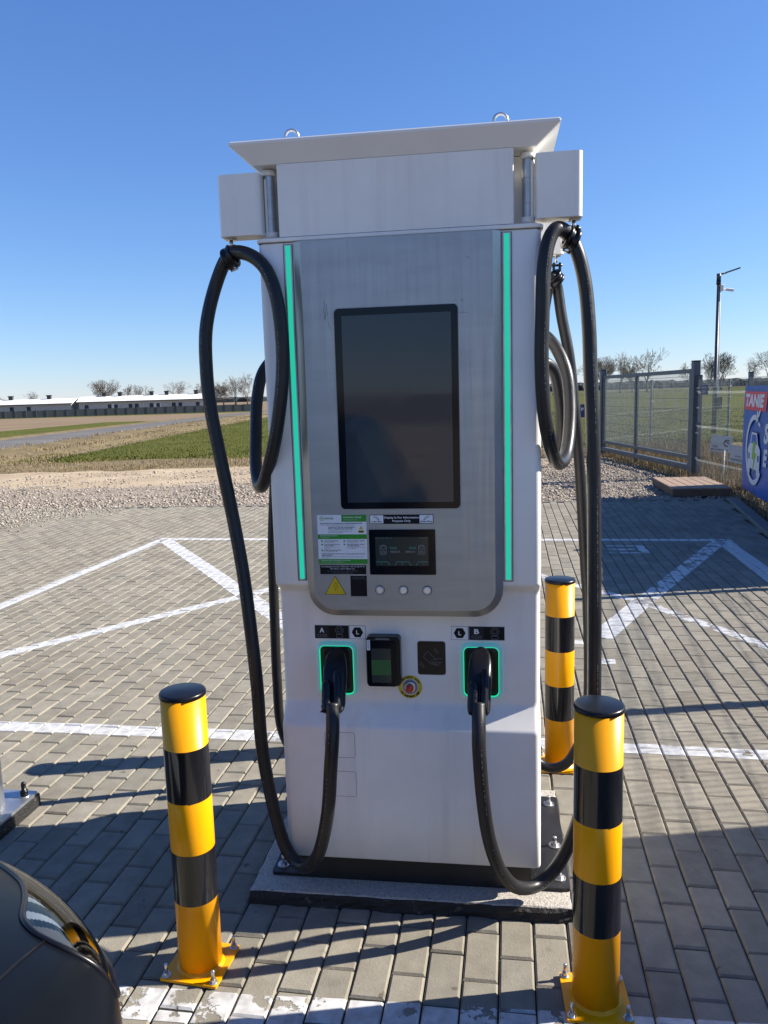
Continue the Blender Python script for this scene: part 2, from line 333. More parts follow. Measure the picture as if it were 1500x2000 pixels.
sheet('far_road_verge', list(np.linspace(-20.6, -19.3, 3)), list(np.linspace(2, 30, 6))+list(np.linspace(34, 230, 40)), SOILM, -.015, 'dry edge on the far side of the road')
sheet('dry_verge', list(np.linspace(-14.2, 40, 50)), list(np.linspace(19.0, 23.2, 8)), SOILM, -.045, 'strip of dry grass and soil before the field', None, .05)
sheet('sandy_ground', list(np.linspace(-14.2, 6.2, 30)), list(np.linspace(15.2, 20.2, 9)), SANDM, -.055, 'bare sandy strip behind the gravel', None, .04)
sheet('gravel', list(np.linspace(-14.2, 6.6, 60)), list(np.linspace(10.6, 16.6, 20)), GRAVELM, -.06, 'grey crushed gravel beyond the paving', None, .035)
sheet('bounce_ground', list(np.linspace(-30, 4.0, 20)), list(np.linspace(-40, -2.75, 20)), SANDM, -.06, 'unseen sandy sheet added behind the camera to bounce warm light', None, .03)  # unseen pale ground, added to bounce warm light onto the lower cabinet
sheet('soil', list(np.linspace(3.4, 12, 16)), list(np.linspace(-6, 22.5, 40)), SOILM, -.075, 'dry soil under the fence', None, .03)

# ------------------------------------------------------------------ pavement
def U2W(u, v): return eu*u+ev*v
far_a, far_b = np.array([-4.4, 12.32]), np.array([5.15, 11.28])
kerb_a, kerb_b = np.array([4.95, 11.3]), np.array([2.35, 2.0])
def inside_pave(p):
    if p[0] < -9.0 or p[1] < -2.6: return False
    d = far_b-far_a; q = p-far_a
    if d[0]*q[1]-d[1]*q[0] > 0: return False
    d = kerb_a-kerb_b; q = p-kerb_b
    if d[0]*q[1]-d[1]*q[0] < 0: return False
    return True
pave = tag(empty('pavement', (0, 0, 0)), 'grey concrete block paving of the charging bays', kind='structure')
HU, HV, CH, DROP = WU/2-.0019, WV/2-.0024, .0062, .0062
def brick_verts(v=0):
    rr = random.Random(v); j = lambda a: rr.uniform(-a, a)
    hu, hv = HU+j(.0004), HV+j(.0005); c = CH+j(.0008)
    V = [(-hu+c, -hv+c, 0), (hu-c, -hv+c, 0), (hu-c, hv-c, 0), (-hu+c, hv-c, 0),
         (-hu, -hv, -DROP), (hu, -hv, -DROP), (hu, hv, -DROP), (-hu, hv, -DROP),
         (-hu, -hv, -.022), (hu, -hv, -.022), (hu, hv, -.022), (-hu, hv, -.022)]
    F = [(0, 1, 2, 3)]+[(i+4, (i+1) % 4+4, (i+1) % 4, i) for i in range(4)]+[(i+8, (i+1) % 4+8, (i+1) % 4+4, i+4) for i in range(4)]
    return V, F
CHO = np.array([0.05713, 2.37185, 0.0]); CHA = R(-8.2)          # the charger's own frame
cex = np.array([math.cos(CHA), math.sin(CHA)]); cey = np.array([-math.sin(CHA), math.cos(CHA)])
def to_ch(p): d = np.asarray(p[:2])-CHO[:2]; return d@cex, d@cey
def from_ch(x, y): return CHO[:2]+cex*x+cey*y
bricks = {}
for k in range(-105, 60):
    par = k % 2
    for r in range(-40, 60):
        u = BU0+(k+.5)*WU; v = BV0+(r+.5+.5*par)*WV; p = U2W(u, v)
        if not inside_pave(p): continue
        a, bb = to_ch(p)
        if -.50 < a < .46 and .0 < bb < .62: continue
        q = np.random.default_rng(abs(k*7919+r*104729)+11)
        bricks[(k, r)] = (p, q.normal(0, .0009)-(.0022 if q.random() < .05 else 0), q.normal(0, .0055), q.normal(0, .004), int(q.integers(0, 5)), q.normal(0, .004))
protos = []
for i in range(5):
    V, F = brick_verts(i); me = bpy.data.meshes.new('brick'); me.from_pydata(V, [], F); me.materials.append(BRICK); protos.append((me, np.array(V), F))
def pix(p, z=0):
    d = Vector((p[0], p[1], z-CAMH)); zz = d.dot(Fv)
    if zz < .2: return None
    return 750+1540*d.dot(Xc)/zz, 1000-1540*d.dot(Yc)/zz, zz
def shows(p):
    q = pix(p)
    if q is None: return None
    if not (-30 < q[0] < 1530 and q[1] < 2030): return None
    if q[0] < 235 and q[1] > 1640 and q[0] < 235-(1900-q[1])*.35: return None   # behind the car
    if 575 < q[0] < 1050 and q[1] < 1700: return None                            # behind the charger
    return q[2]
order = sorted(((shows(v[0]), key) for key, v in bricks.items() if shows(v[0]) is not None))[:299]
near = set(key for _, key in order)
Vs, Fs = [], []; nb = 0
for key, (p, dz, tx, ty, vi, rz) in bricks.items():
    if key in near:
        o = bpy.data.objects.new('brick', protos[vi][0]); COL.objects.link(o); o.parent = pave
        o.location = (p[0], p[1], dz); o.rotation_euler = (tx, ty, BYAW+rz)
    else:
        V = protos[vi][1]; a = BYAW+rz; c, s = math.cos(a), math.sin(a)
        W = np.empty_like(V); W[:, 0] = p[0]+c*V[:, 0]-s*V[:, 1]; W[:, 1] = p[1]+s*V[:, 0]+c*V[:, 1]; W[:, 2] = dz+V[:, 2]+tx*V[:, 1]-ty*V[:, 0]
        Vs.append(W); Fs += [tuple(i+nb for i in f) for f in protos[vi][2]]; nb += len(V)
me = bpy.data.meshes.new('paver_field'); me.from_pydata(np.concatenate(Vs).tolist(), [], Fs)
o = link('paver_field', me, BRICK, pave); o['kind'] = 'stuff'
b = MB(); b.add([(-9.1, -2.7, -.0115), (4.2, -2.7, -.0115), (5.3, 11.32, -.0115), (5.1, 11.32, -.0115), (-4.4, 12.35, -.0115), (-9.1, 12.8, -.0115)], [(0, 1, 2, 3, 4, 5)])
b.build('joint_bed', JOINT, pave)

# kerb stones on the right-hand edge
kerb = tag(empty('kerb', (0, 0, 0)), 'low concrete kerb along the right edge of the paving', kind='structure')
kd = (kerb_a-kerb_b); kl = np.linalg.norm(kd); kd = kd/kl; kang = math.atan2(kd[1], kd[0])
kb = MB(); kb.box(.004, .996, -.165, -.015, -.12, .035, b=.010); kme = None
for i in range(int(kl)+1):
    q = kerb_a-kd*(i+1)
    if kme is None: ko = kb.build('kerb_stone', KERBM, kerb); kme = ko.data
    else: ko = link('kerb_stone', kme, None, kerb)
    ko.location = (q[0], q[1], 0); ko.rotation_euler = (0, 0, kang)
fe = (far_b-far_a); fl = np.linalg.norm(fe); fe = fe/fl; fang = math.atan2(fe[1], fe[0])
kb = MB(); kb.box(.004, .996, .01, .07, -.12, .004, b=.006); kme = None
edge = tag(empty('paving_edge', (0, 0, 0)), 'flush concrete edging between the paving and the gravel', kind='structure')
for i in range(int(fl)):
    q = far_a+fe*i
    if kme is None: ko = kb.build('edging_stone', KERBM, edge); kme = ko.data
    else: ko = link('edging_stone', kme, None, edge)
    ko.location = (q[0], q[1], 0); ko.rotation_euler = (0, 0, fang)

# painted lines laid brick by brick over the tops and chamfers
def clip(poly, n, c):
    out = []
    for i in range(len(poly)):
        a, b2 = poly[i-1], poly[i]; da, db = a@n-c, b2@n-c
        if (da <= 0) != (db <= 0): out.append(a+(b2-a)*(da/(da-db)))
        if db <= 0: out.append(b2)
    return out
def paint(name, quads, mt, label):
    V, F = [], []
    for quad in quads:
        q = [np.array([(np.array(p)@eu), (np.array(p)@ev)]) for p in quad]
        ar = sum(q[i-1][0]*q[i][1]-q[i][0]*q[i-1][1] for i in range(len(q)))
        if ar < 0: q = q[::-1]
        mn = np.min(q, 0); mx = np.max(q, 0)
        for k in range(int((mn[0]-BU0)/WU)-2, int((mx[0]-BU0)/WU)+2):
            par = k % 2
            for r in range(int((mn[1]-BV0)/WV)-3, int((mx[1]-BV0)/WV)+3):
                if (k, r) not in bricks: continue
                p, dz, tx, ty, vi, rz = bricks[(k, r)]
                c = np.array([BU0+(k+.5)*WU, BV0+(r+.5+.5*par)*WV])
                P = [a-c for a in q]
                for n_, cc in ((np.array([1, 0]), HU-.0008), (np.array([-1, 0]), HU-.0008), (np.array([0, 1]), HV-.0008), (np.array([0, -1]), HV-.0008)):
                    P = clip(P, n_, cc)
                    if len(P) < 3: break
                if len(P) < 3: continue
                ic = HU-CH; iv = HV-CH
                regs = [[(np.array([1, 0]), ic), (np.array([-1, 0]), ic), (np.array([0, 1]), iv), (np.array([0, -1]), iv)]]
                d = ic-iv
                regs += [[(np.array([-1, 0]), -ic), (np.array([-1, 1]), -d), (np.array([-1, -1]), -d)],
                         [(np.array([1, 0]), -ic), (np.array([1, 1]), -d), (np.array([1, -1]), -d)],
                         [(np.array([0, -1]), -iv), (np.array([1, -1]), d), (np.array([-1, -1]), d)],
                         [(np.array([0, 1]), -iv), (np.array([1, 1]), d), (np.array([-1, 1]), d)]]
                for reg in regs:
                    Q = P
                    for n_, cc in reg:
                        Q = clip(Q, n_, cc)
                        if len(Q) < 3: break
                    if len(Q) < 3: continue
                    b0 = len(V)
                    for s in Q:
                        e = max(abs(s[0])-ic, abs(s[1])-iv, 0)
                        cr, sr = math.cos(rz), math.sin(rz); s2 = np.array([cr*s[0]-sr*s[1], sr*s[0]+cr*s[1]])
                        ww = U2W(*(c+s2)); V.append((ww[0], ww[1], dz+tx*s[1]-ty*s[0]-e*DROP/CH+.0012))
                    F.append(tuple(range(b0, len(V))))
    me = bpy.data.meshes.new(name); me.from_pydata(V, [], F)
    o = link(name, me, mt); return tag(o, label, kind='structure')
def strip(a, b2, wd):
    a = np.array(a); b2 = np.array(b2); d = (b2-a)/np.linalg.norm(b2-a); n = np.array([-d[1], d[0]])*wd/2
    return [a-n, b2-n, b2+n, a+n]
PA = paint_material('road_paint_sound', .30, .33, 3.1); PB = paint_material('road_paint_worn', .46, .485, 8.3); PC = paint_material('road_paint_patchy', .50, .53, 1.7); PD = paint_material('road_paint_ragged', .53, .55, 5.2)
paint('painted_line', [strip((-3.36, 5.45), (-2.66, 9.35), .12)], PA, 'white side line of the left bay')
paint('painted_line', [strip((-2.72, 9.37), (3.66, 8.29), .12)], PA, 'long white line along the far end of both bays')
paint('painted_line', [strip((-2.62, 9.28), (-.60, 5.35), .16)], PA, 'broad white diagonal in the left bay')
paint('painted_line', [strip((-3.6, 4.05), (-.2, 7.50), .12)], PA, 'narrow white diagonal crossing the left bay')
paint('painted_line', [strip((-2.8, 4.02), (-.45, 3.66), .115)], PA, 'white line behind the left front bollard')
paint('painted_line', [strip((-.62, 3.69), (.10, 3.57), .11)], PB, 'worn end of the line behind the charger')
paint('painted_line', [strip((.70, 3.51), (1.02, 3.45), .115)], PA, 'sound piece of line behind the rear bollard')
paint('painted_line', [strip((1.02, 3.45), (2.3, 3.21), .10)], PB, 'worn white line crossing the right foreground')
paint('painted_line', [strip((3.55, 8.22), (2.0, 5.95), .15)], PC, 'worn white diagonal of the right bay')
paint('painted_line', [strip((2.06, 6.05), (1.42, 5.08), .16)], PA, 'bright end of the right bay diagonal')
paint('painted_line', [strip((1.30, 7.05), (2.05, 5.78), .10)], PC, 'patchy white diagonal behind the cables')
paint('painted_line', [strip((2.0, 5.86), (2.75, 3.9), .10)], PC, 'patchy white diagonal running to the lower right')
paint('painted_line', [strip((3.62, 8.33), (3.22, 6.1), .17)], PA, 'white side line of the right bay')
paint('painted_line', [strip((-1.5, 2.06), (-.30, 1.91), .115)], PC, 'patchy white line at the foot of the left bollard')
paint('painted_line', [strip((-.30, 1.905), (1.1, 1.745), .13)], PB, 'white line along the front edge of the picture')
paint('painted_symbol', [strip((2.33, 8.16), (2.66, 8.11), .05), strip((2.28, 7.98), (2.56, 7.94), .05), strip((2.25, 7.81), (2.66, 7.75), .05), strip((2.66, 8.14), (2.61, 7.72), .09)], PB, 'small worn white symbol painted in the right bay')
paint('painted_line', [strip((1.12, 5.02), (1.36, 4.98), .09), strip((1.28, 4.62), (1.38, 4.60), .10), strip((.98, 4.55), (1.10, 4.50), .14)], PC, 'spots of white paint beside the rear bollard')

# loose gravel
def stones(name, n, fx, smin, smax, mt, lab):
    base = np.array([(1, 0, 0), (-1, 0, 0), (0, 1, 0), (0, -1, 0), (0, 0, 1), (0, 0, -1)], float)
    fc = np.array([(0, 2, 4), (2, 1, 4), (1, 3, 4), (3, 0, 4), (2, 0, 5), (1, 2, 5), (3, 1, 5), (0, 3, 5)])
    P = fx(n); n = len(P); S = rng.uniform(smin, smax, n)*rng.choice([.6, .8, 1, 1.35], n)
    J = 1+rng.normal(0, .22, (n, 6, 3)); B = base[None]*J + rng.normal(0, .18, (n, 6, 3)); B[:, :, 2] *= .6
    a = rng.uniform(0, 6.28, n); c, s = np.cos(a), np.sin(a)
    X = B[:, :, 0]*c[:, None]-B[:, :, 1]*s[:, None]; Y = B[:, :, 0]*s[:, None]+B[:, :, 1]*c[:, None]
    V = np.stack([X, Y, B[:, :, 2]], -1)*S[:, None, None]*.5; V += P[:, None, :]; V[:, :, 2] += (S*.12)[:, None]
    F = (fc[None]+(np.arange(n)*6)[:, None, None]).reshape(-1, 3)
    me = bpy.data.meshes.new(name); me.vertices.add(n*6); me.vertices.foreach_set('co', V.reshape(-1)); me.loops.add(len(F)*3); me.loops.foreach_set('vertex_index', F.reshape(-1))
    me.polygons.add(len(F)); me.polygons.foreach_set('loop_start', np.arange(len(F))*3); me.update(calc_edges=True)
    return tag(link(name, me, mt), lab, kind='stuff')
def in_gravel(n):
    x = rng.uniform(-8.5, 6.0, n); y = 11.0+rng.random(n)**1.25*8.0
    edge_y = far_a[1]+(x-far_a[0])*(far_b[1]-far_a[1])/(far_b[0]-far_a[0])+.07
    ok = (y > edge_y) & ~((y > 15.5) & (rng.random(n) < .55) & (x < 2)) & ~((y > 14) & (x < -3.5) & (rng.random(n) < .6))
    z = np.full(n, -.035); return np.stack([x, y, z], -1)[ok]
stones('gravel_stones', 52000, in_gravel, .018, .052, STONE, 'loose grey crushed stones beyond the paving')
def spill(n):
    x = rng.uniform(-8.9, -3.2, n); y = rng.uniform(6.5, 12.4, n)
    dist = (-4.35-x)+(y-12.2)*.22+rng.normal(0, .22, n)+.35*np.sin(y*1.7)
    ok = (dist > 0) & (rng.random(n) < np.clip(dist*1.2+.12, 0, 1)); return np.stack([x, y, np.full(n, .0)], -1)[ok]
stones('spilled_gravel', 26000, spill, .012, .038, STONE, 'gravel strewn over the far left corner of the paving')
def crumbs(n):
    x = rng.uniform(-4, 5, n); y = rng.uniform(1.7, 12, n); return np.stack([x, y, np.zeros(n)+.001], -1)
stones('loose_grit', 260, crumbs, .004, .012, STONE, 'scattered grit lying on the paving')
def verge_st(n):
    x = rng.uniform(-14.4, -11.2, n); y = rng.uniform(22, 75, n); return np.stack([x, y, hz(x, y)+.05], -1)
stones('verge_stones', 130, verge_st, .05, .15, STONE, 'pale stones scattered along the road verge')
def kerb_st(n):
    t = rng.random(n)*9.5; off = rng.uniform(.2, 1.1, n); P = kerb_a[None]-kd[None]*t[:, None]+np.array([kd[1], -kd[0]])[None]*off[:, None]
    return np.stack([P[:, 0], P[:, 1], np.full(n, -.03)], -1)
stones('kerb_gravel', 2600, kerb_st, .02, .06, STONE, 'pale stones and litter between the kerb and the fence')

def blades(name, P, h, wd, mt, lab, lean=.5):
    n = len(P); a = rng.uniform(0, 6.28, n); H = h*rng.uniform(.5, 1.25, n); ln = rng.uniform(0, lean, n)*H; b2 = rng.uniform(0, 6.28, n)
    V = np.empty((n, 3, 3)); dx = np.cos(a)*wd/2; dy = np.sin(a)*wd/2
    V[:, 0] = P+np.stack([dx, dy, np.zeros(n)], -1); V[:, 1] = P-np.stack([dx, dy, np.zeros(n)], -1); V[:, 2] = P+np.stack([np.cos(b2)*ln, np.sin(b2)*ln, H], -1)
    F = np.arange(n*3); me = bpy.data.meshes.new(name); me.vertices.add(n*3); me.vertices.foreach_set('co', V.reshape(-1)); me.loops.add(n*3); me.loops.foreach_set('vertex_index', F)
    me.polygons.add(n); me.polygons.foreach_set('loop_start', np.arange(n)*3); me.update(calc_edges=True)
    return tag(link(name, me, mt), lab, kind='stuff')
def clumped(n, x0, x1, y0, y1, c=.25, z=-.03):
    m_ = max(1, n//25); cx = rng.uniform(x0, x1, m_); cy = y0+(y1-y0)*rng.random(m_)**1.5; k = rng.integers(0, m_, n)
    x = cx[k]+rng.normal(0, c, n); y = cy[k]+rng.normal(0, c, n); return np.stack([x, y, hz(x, y)+z], -1)
blades('field_grass', clumped(70000, -11, 24, 22.8, 62, .45), .055, .03, GREENG, 'short green blades of the crop field')
blades('verge_dry_grass', clumped(6500, -14, 7.5, 19.6, 22.8, .35, -.01), .06, .02, DRYG, 'tufts of dry grass before the green field')
blades('roadside_dry_grass', clumped(7000, -14.4, -11.2, 22, 80, .25, .05), .09, .03, DRYG, 'dry grass along the road verge')
def right_of(n, off0, off1, y0, y1, z=-.05):
    y = rng.uniform(y0, y1, n); x = np.where(y < 12.2, 5.63-.248*(12.2-y), 5.65)+rng.uniform(off0, off1, n); return np.stack([x, y, np.full(n, z)], -1)
blades('fence_dry_grass', right_of(26000, .0, 3.2, 5, 22), .26, .012, DRYG, 'tall dead grass growing behind the fence')
blades('fence_foot_grass', right_of(5200, -.32, .1, 4, 20), .16, .011, DRYG, 'dead grass along the foot of the fence')

# ------------------------------------------------------------------ the charger
label_ch = 'tall white and steel electric car charging station with two plugged cables'
CH = empty('charging_station', tuple(CHO), CHA, label_ch, 'charging station')
HWB, DEP = .414, .65
def body_ring(z, f, hw=HWB, r=.022, n=6): return [(p[0], p[1], z) for p in rrect(-hw, hw, f, DEP-f, r, n)]
rings = []
for z, f in [(.138, .004), (.142, 0), (.30, 0), (.585, 0), (.594, .002), (.600, .006), (.655, .045), (.664, .0495), (.675, .05), (1.02, .05), (1.030, .048), (1.037, .042), (1.056, .012), (1.062, .003), (1.07, 0), (1.5, 0), (2.094, 0), (2.098, .003)]:
    rings.append(body_ring(z, f))
b = MB(); b.loft(rings, smooth=True); o = b.build('cabinet_body', WHITE, CH)
md = o.modifiers.new('s', 'WEIGHTED_NORMAL') if False else None
b = MB(); b.loft([[(p[0], p[1], z) for p in rrect(-h, h, DEP/2-d, DEP/2+d, .03, 6)] for z, h, d in [(2.1, .418, .329), (2.102, .42, .331), (2.110, .42, .331), (2.112, .418, .329)]])
b.build('cabinet_lid', WHITE, CH)
b = MB(); b.box(-.41, .41, .004, .646, 2.0975, 2.1005); b.build('lid_seal', BLACKP, CH)
# black base and bolted plate
b = MB(); b.box(-.385, .385, .03, .62, .056, .1375); b.build('base_frame', BLACKM, CH)
b = MB(); b.loft([[(p[0], p[1], z) for p in rrect(-.482, .508, .03, .618, .01, 3)] for z in (.044, .056)]); b.build('base_plate', BLACKM, CH)
b = MB(); b.box(.414, .424, .16, .42, .13, .2, b=.003); b.build('side_bracket', BLACKM, CH)
def bolt_mb(h=.035, rb=.0055, nut=.0095, wash=.014):
    m_ = MB(); m_.lathe([(wash, 0), (wash, .0025)], 16); m_.lathe([(nut, .0025), (nut, .011)], 6, smooth=False); m_.lathe([(rb, .011), (rb, h), (rb*.7, h+.002)], 10); return m_
bolt_me = None
for (x, y) in [(.478, .085), (.476, .275), (.474, .56), (-.452, .075), (-.45, .3), (-.448, .56)]:
    if bolt_me is None: o = bolt_mb(.032, .007, .012, .021).build('anchor_bolt', ZINC, CH); bolt_me = o.data
    else: o = link('anchor_bolt', bolt_me, None, CH)
    o.location = (x, y, .0562)
# header
b = MB(); b.loft([[(p[0], p[1], z) for p in rrect(-.345, .337, -.004, .16, .004, 2)] for z in (2.1135, 2.3165)]); b.build('header_panel', WHITE, CH)
b = MB(); b.loft([[(p[0], p[1], z) for p in rrect(-.40, .40, .085, .565, .01, 3)] for z in (2.113, 2.3155)]); b.build('header_core', WHITE, CH)
b = MB(); b.loft([[(p[0], p[1], z) for p in rrect(-.345, .337, .49, .654, .004, 2)] for z in (2.1135, 2.3165)]); b.build('rear_header_panel', WHITE, CH)
# flared roof
def rr(z, o_, r=.004): return [(p[0], p[1], z) for p in rrect(-.414-o_, .402+o_, -.004-o_*.5, DEP+.004+o_*.5, r, 2)]
b = MB(); b.loft([rr(2.3175, -.004), rr(2.3175, 0), rr(2.3695, .062), rr(2.3755, .062), rr(2.3785, .058), rr(2.386, -.06), ]); b.build('roof', ROOFW, CH)
for x in (-.314, .302):
    for y in (.075, .575):
        b = MB(); b.cyl((x, y, 2.379), (x, y, 2.392), .013, 14)
        ringp = [(x+.0195*math.cos(a), y, 2.4135+.0195*math.sin(a)) for a in np.linspace(0, 2*math.pi, 29)]
        b.tube(ringp, .0047, 10, cap=False); b.build('eye_bolt', ZINC, CH)
# swing arms with hinges
def arm(sx, y0, back=False):
    x0 = .3965*sx
    e = empty('swing_arm'); e.parent = CH
    if back: yb, s = DEP, -1
    else: yb, s = 0, 1
    Y = lambda v: yb+s*v
    def bx(m_, xa, xb, ya, yb_, za, zb, bev=.003): m_.box(min(xa, xb), max(xa, xb), min(Y(ya), Y(yb_)), max(Y(ya), Y(yb_)), za, zb, b=bev)
    # box
    xi, xo = .397*sx, .5265*sx
    m_ = MB(); pr = rrect(min(xi, xo), max(xi, xo), min(Y(-.006), Y(.07)), max(Y(-.006), Y(.07)), .016, 5, (1, 1, 1, 1) if True else 0)
    m_.loft([[(p[0], p[1], z) for p in pr] for z in (2.124, 2.298)]); m_.build('arm_box', WHITE, e)
    m_ = MB(); bx(m_, .385*sx, .394*sx, .03, .12, 2.118, 2.29); bx(m_, .384*sx, .397*sx, .056, .064, 2.118, 2.29); m_.build('arm_bracket', WHITE, e)
    m_ = MB(); cx, cy = (.3775 if sx > 0 else -.3815), Y(.045)
    T = Matrix.Translation((cx, cy, 0))
    m_.lathe([(.0157, 2.137), (.0157, 2.172), (.0145, 2.1725), (.0145, 2.1745), (.0157, 2.175), (.0157, 2.24), (.0145, 2.2405), (.0145, 2.2425), (.0157, 2.243), (.0157, 2.296)], 36, T, smooth=False); m_.build('hinge_pin', GALV, e)
    m_ = MB(); m_.lathe([(.021, 2.2965), (.021, 2.311)], 24, T); m_.build('hinge_cap', WHITE, e)
    m_ = MB(); m_.lathe([(.021, 2.1185), (.021, 2.1365)], 24, T); m_.build('hinge_cap', WHITE, e)
    m_ = MB(); m_.cyl((sx*.505, Y(.035), 2.1235), (sx*.505, Y(.035), 2.119), .017, 18); m_.cyl((sx*.505, Y(.035), 2.119), (sx*.505, Y(.035), 2.098), .006, 12); m_.build('swivel_pin', ZINC, e)
    return e
arm(-1, 0); arm(1, 0)
ra = arm(1, 0, True); ra.name = 'swing_arm'; la = arm(-1, 0, True)
# rear arms are swung further back
for e_, sx in ((ra, 1), (la, -1)):
    P_ = Vector((.385*sx, DEP-.04, 0)); a_ = R(14*sx)
    e_.location = P_-Matrix.Rotation(a_, 3, 'Z') @ P_; e_.rotation_euler = (0, 0, a_)
for e_ in list(CH.children):
    if e_.type == 'EMPTY': e_.empty_display_size = .05
# steel front panel
def panel_outline(i, r): return rrect(-.3035+i, .3005-i, .966+i, 2.0965, r, 8, (1, 1, 0, 0))
b = MB(); b.loft([[(p[0], y, p[1]) for p in panel_outline(i, r)] for y, i, r in ((.052, 0, .088), (-.003, 0, .088))], (False, False)); b.build('panel_edge', STEELE, CH)
b = MB(); b.loft([[(p[0], y, p[1]) for p in panel_outline(i, r)] for y, i, r in ((-.003, 0, .088), (-.006, .0012, .087), (-.019, .0215, .068), (-.02, .0235, .066))], (False, False)); b.build('panel_bevel', STEELE, CH)
b = MB(); pts = panel_outline(.0235, .066); b.add([(p[0], -.02, p[1]) for p in pts], [tuple(range(len(pts)))]); o = b.build('front_panel', STEEL, CH)
# light strips
for sx, xc in ((-1, -.3215), (1, .3165)):
    b = MB(); b.box(xc-.0145, xc+.0145, -.002, .01, 1.077, 2.093); o = b.build('light_strip', DARKGREY, CH)
    b = MB(); b.box(xc-.0115, xc+.0115, -.003, .01, 1.080, 2.091); b.build('strip_channel', GALV, o)
    b = MB(); b.box(xc-.0075, xc+.0075, -.0036, .01, 1.083, 2.088); b.build('strip_lens', LED, o)
# big display
b = MB(); b.loft([[(p[0], y, p[1]) for p in rrect(-.186+i, .1755-i, 1.3055+i, 1.8985-i, .013, 5)] for y, i in ((-.019, 0), (-.0222, 0), (-.0228, .0006))]); scr = b.build('display', BGLASS, CH)
b = MB(); b.loft([[(p[0], y, p[1]) for p in rrect(-.1645, .156, 1.325, 1.8775, .0005, 1)] for y in (-.022, -.0231)]); b.build('display_area', DISPLAY, scr)
b = MB(); b.loft([[(p[0], y, p[1]) for p in rrect(-.188, .1775, 1.3035, 1.9005, .015, 5)] for y in (-.019, -.0206)]); b.build('display_gasket', GREYP, scr)

def plate(name, x0, x1, z0, z1, y, mt, parent, r=.0, th=.0006):
    b_ = MB(); b_.loft([[(p[0], yy, p[1]) for p in rrect(x0, x1, z0, z1, r, 4)] for yy in (y+.002, y-th)]); return b_.build(name, mt, parent)
_tc = bpy.data.curves.new('t', 'FONT'); _to = bpy.data.objects.new('t', _tc); COL.objects.link(_to)
def text_mesh(body, bold=0.0, shear=0.0):
    _tc.body = body; _tc.size = 1; _tc.offset = bold; _tc.shear = shear; _tc.align_x = 'LEFT'; _tc.resolution_u = 3; _tc.fill_mode = 'FRONT'; _tc.extrude = 0
    bpy.context.view_layer.update()
    return bpy.data.meshes.new_from_object(_to.evaluated_get(bpy.context.evaluated_depsgraph_get()))
def text(body, x0, x1, z0, z1, y, mt, parent, bold=0.0, shear=0.0, fit='both', name='lettering', th=.0004, M=None):
    """lettering fitted into the box x0..x1, z0..z1 on the plane y, facing -y"""
    me = text_mesh(body, bold, shear); n = len(me.vertices); co = np.empty(n*3); me.vertices.foreach_get('co', co); co = co.reshape(-1, 3)
    mn = co.min(0); mx = co.max(0); sx = (x1-x0)/(mx[0]-mn[0]); sz = (z1-z0)/(mx[1]-mn[1])
    V = np.stack([x0+(co[:, 0]-mn[0])*sx, np.full(n, y-th), z0+(co[:, 1]-mn[1])*sz], -1)
    if M is not None: V = np.array([tuple(M @ Vector(v)) for v in V])
    me.vertices.foreach_set('co', V.reshape(-1)); me.materials.clear(); me.materials.append(mt); me.update()
    o_ = bpy.data.objects.new(name, me); COL.objects.link(o_); o_.parent = parent; return o_
def stroke(name, paths, wd, y, mt, parent, th=.0004):
    b_ = MB()
    for P in paths:
        P = [np.array(p, float) for p in P]; n = len(P); Lf = []; Rt = []
        for i in range(n):
            d = P[min(i+1, n-1)]-P[max(i-1, 0)]; d = d/(np.linalg.norm(d)+1e-9); nn = np.array([-d[1], d[0]])*wd/2
            Lf.append(P[i]+nn); Rt.append(P[i]-nn)
        V = [(q[0], y-th, q[1]) for q in Lf]+[(q[0], y-th, q[1]) for q in Rt]
        b_.add(V, [(i, i+1, n+i+1, n+i) for i in range(n-1)])
    return b_.build(name, mt, parent)
def arc(cx, cz, r, a0, a1, n=16, rz=None): return [(cx+r*math.cos(R(a0+(a1-a0)*i/n)), cz+(rz or r)*math.sin(R(a0+(a1-a0)*i/n))) for i in range(n+1)]
def disc(name, cx, cz, r, y, mt, parent, n=24, th=.0006, M=None):
    b_ = MB(); b_.loft([[(cx+r*math.cos(2*math.pi*i/n), yy, cz+r*math.sin(2*math.pi*i/n)) for i in range(n)] for yy in (y+.001, y-th)]); return b_.build(name, mt, parent)

YP = -.02
# instruction sheet
st = plate('instruction_sheet', -.2625, -.110, 1.135, 1.287, YP, PWHITE, CH)
for x0, x1, z0, z1 in ((-.187, -.110, 1.266, 1.287), (-.2625, -.110, 1.2125, 1.227), (-.2625, -.110, 1.135, 1.150)):
    plate('green_band', x0, x1, z0, z1, YP-.0007, PGREEN, st, th=.0003)
YS = YP-.0008
stroke('logo', [arc(-.2478, 1.2762, .0063, 0, 360, 20), arc(-.2478, 1.2762, .003, -40, 220, 12), [(-.2478, 1.2715), (-.2478, 1.2745)]], .0011, YS, PGREEN, st)
text('elocity', -.2385, -.2120, 1.2712, 1.2815, YS, PGREEN, st, .01)
text('Instrukcja obsługi', -.180, -.1255, 1.2765, 1.2825, YS-.0004, PWHITE, st, .015)
text('Operating instruction', -.180, -.136, 1.2705, 1.2735, YS-.0004, PWHITE, st)
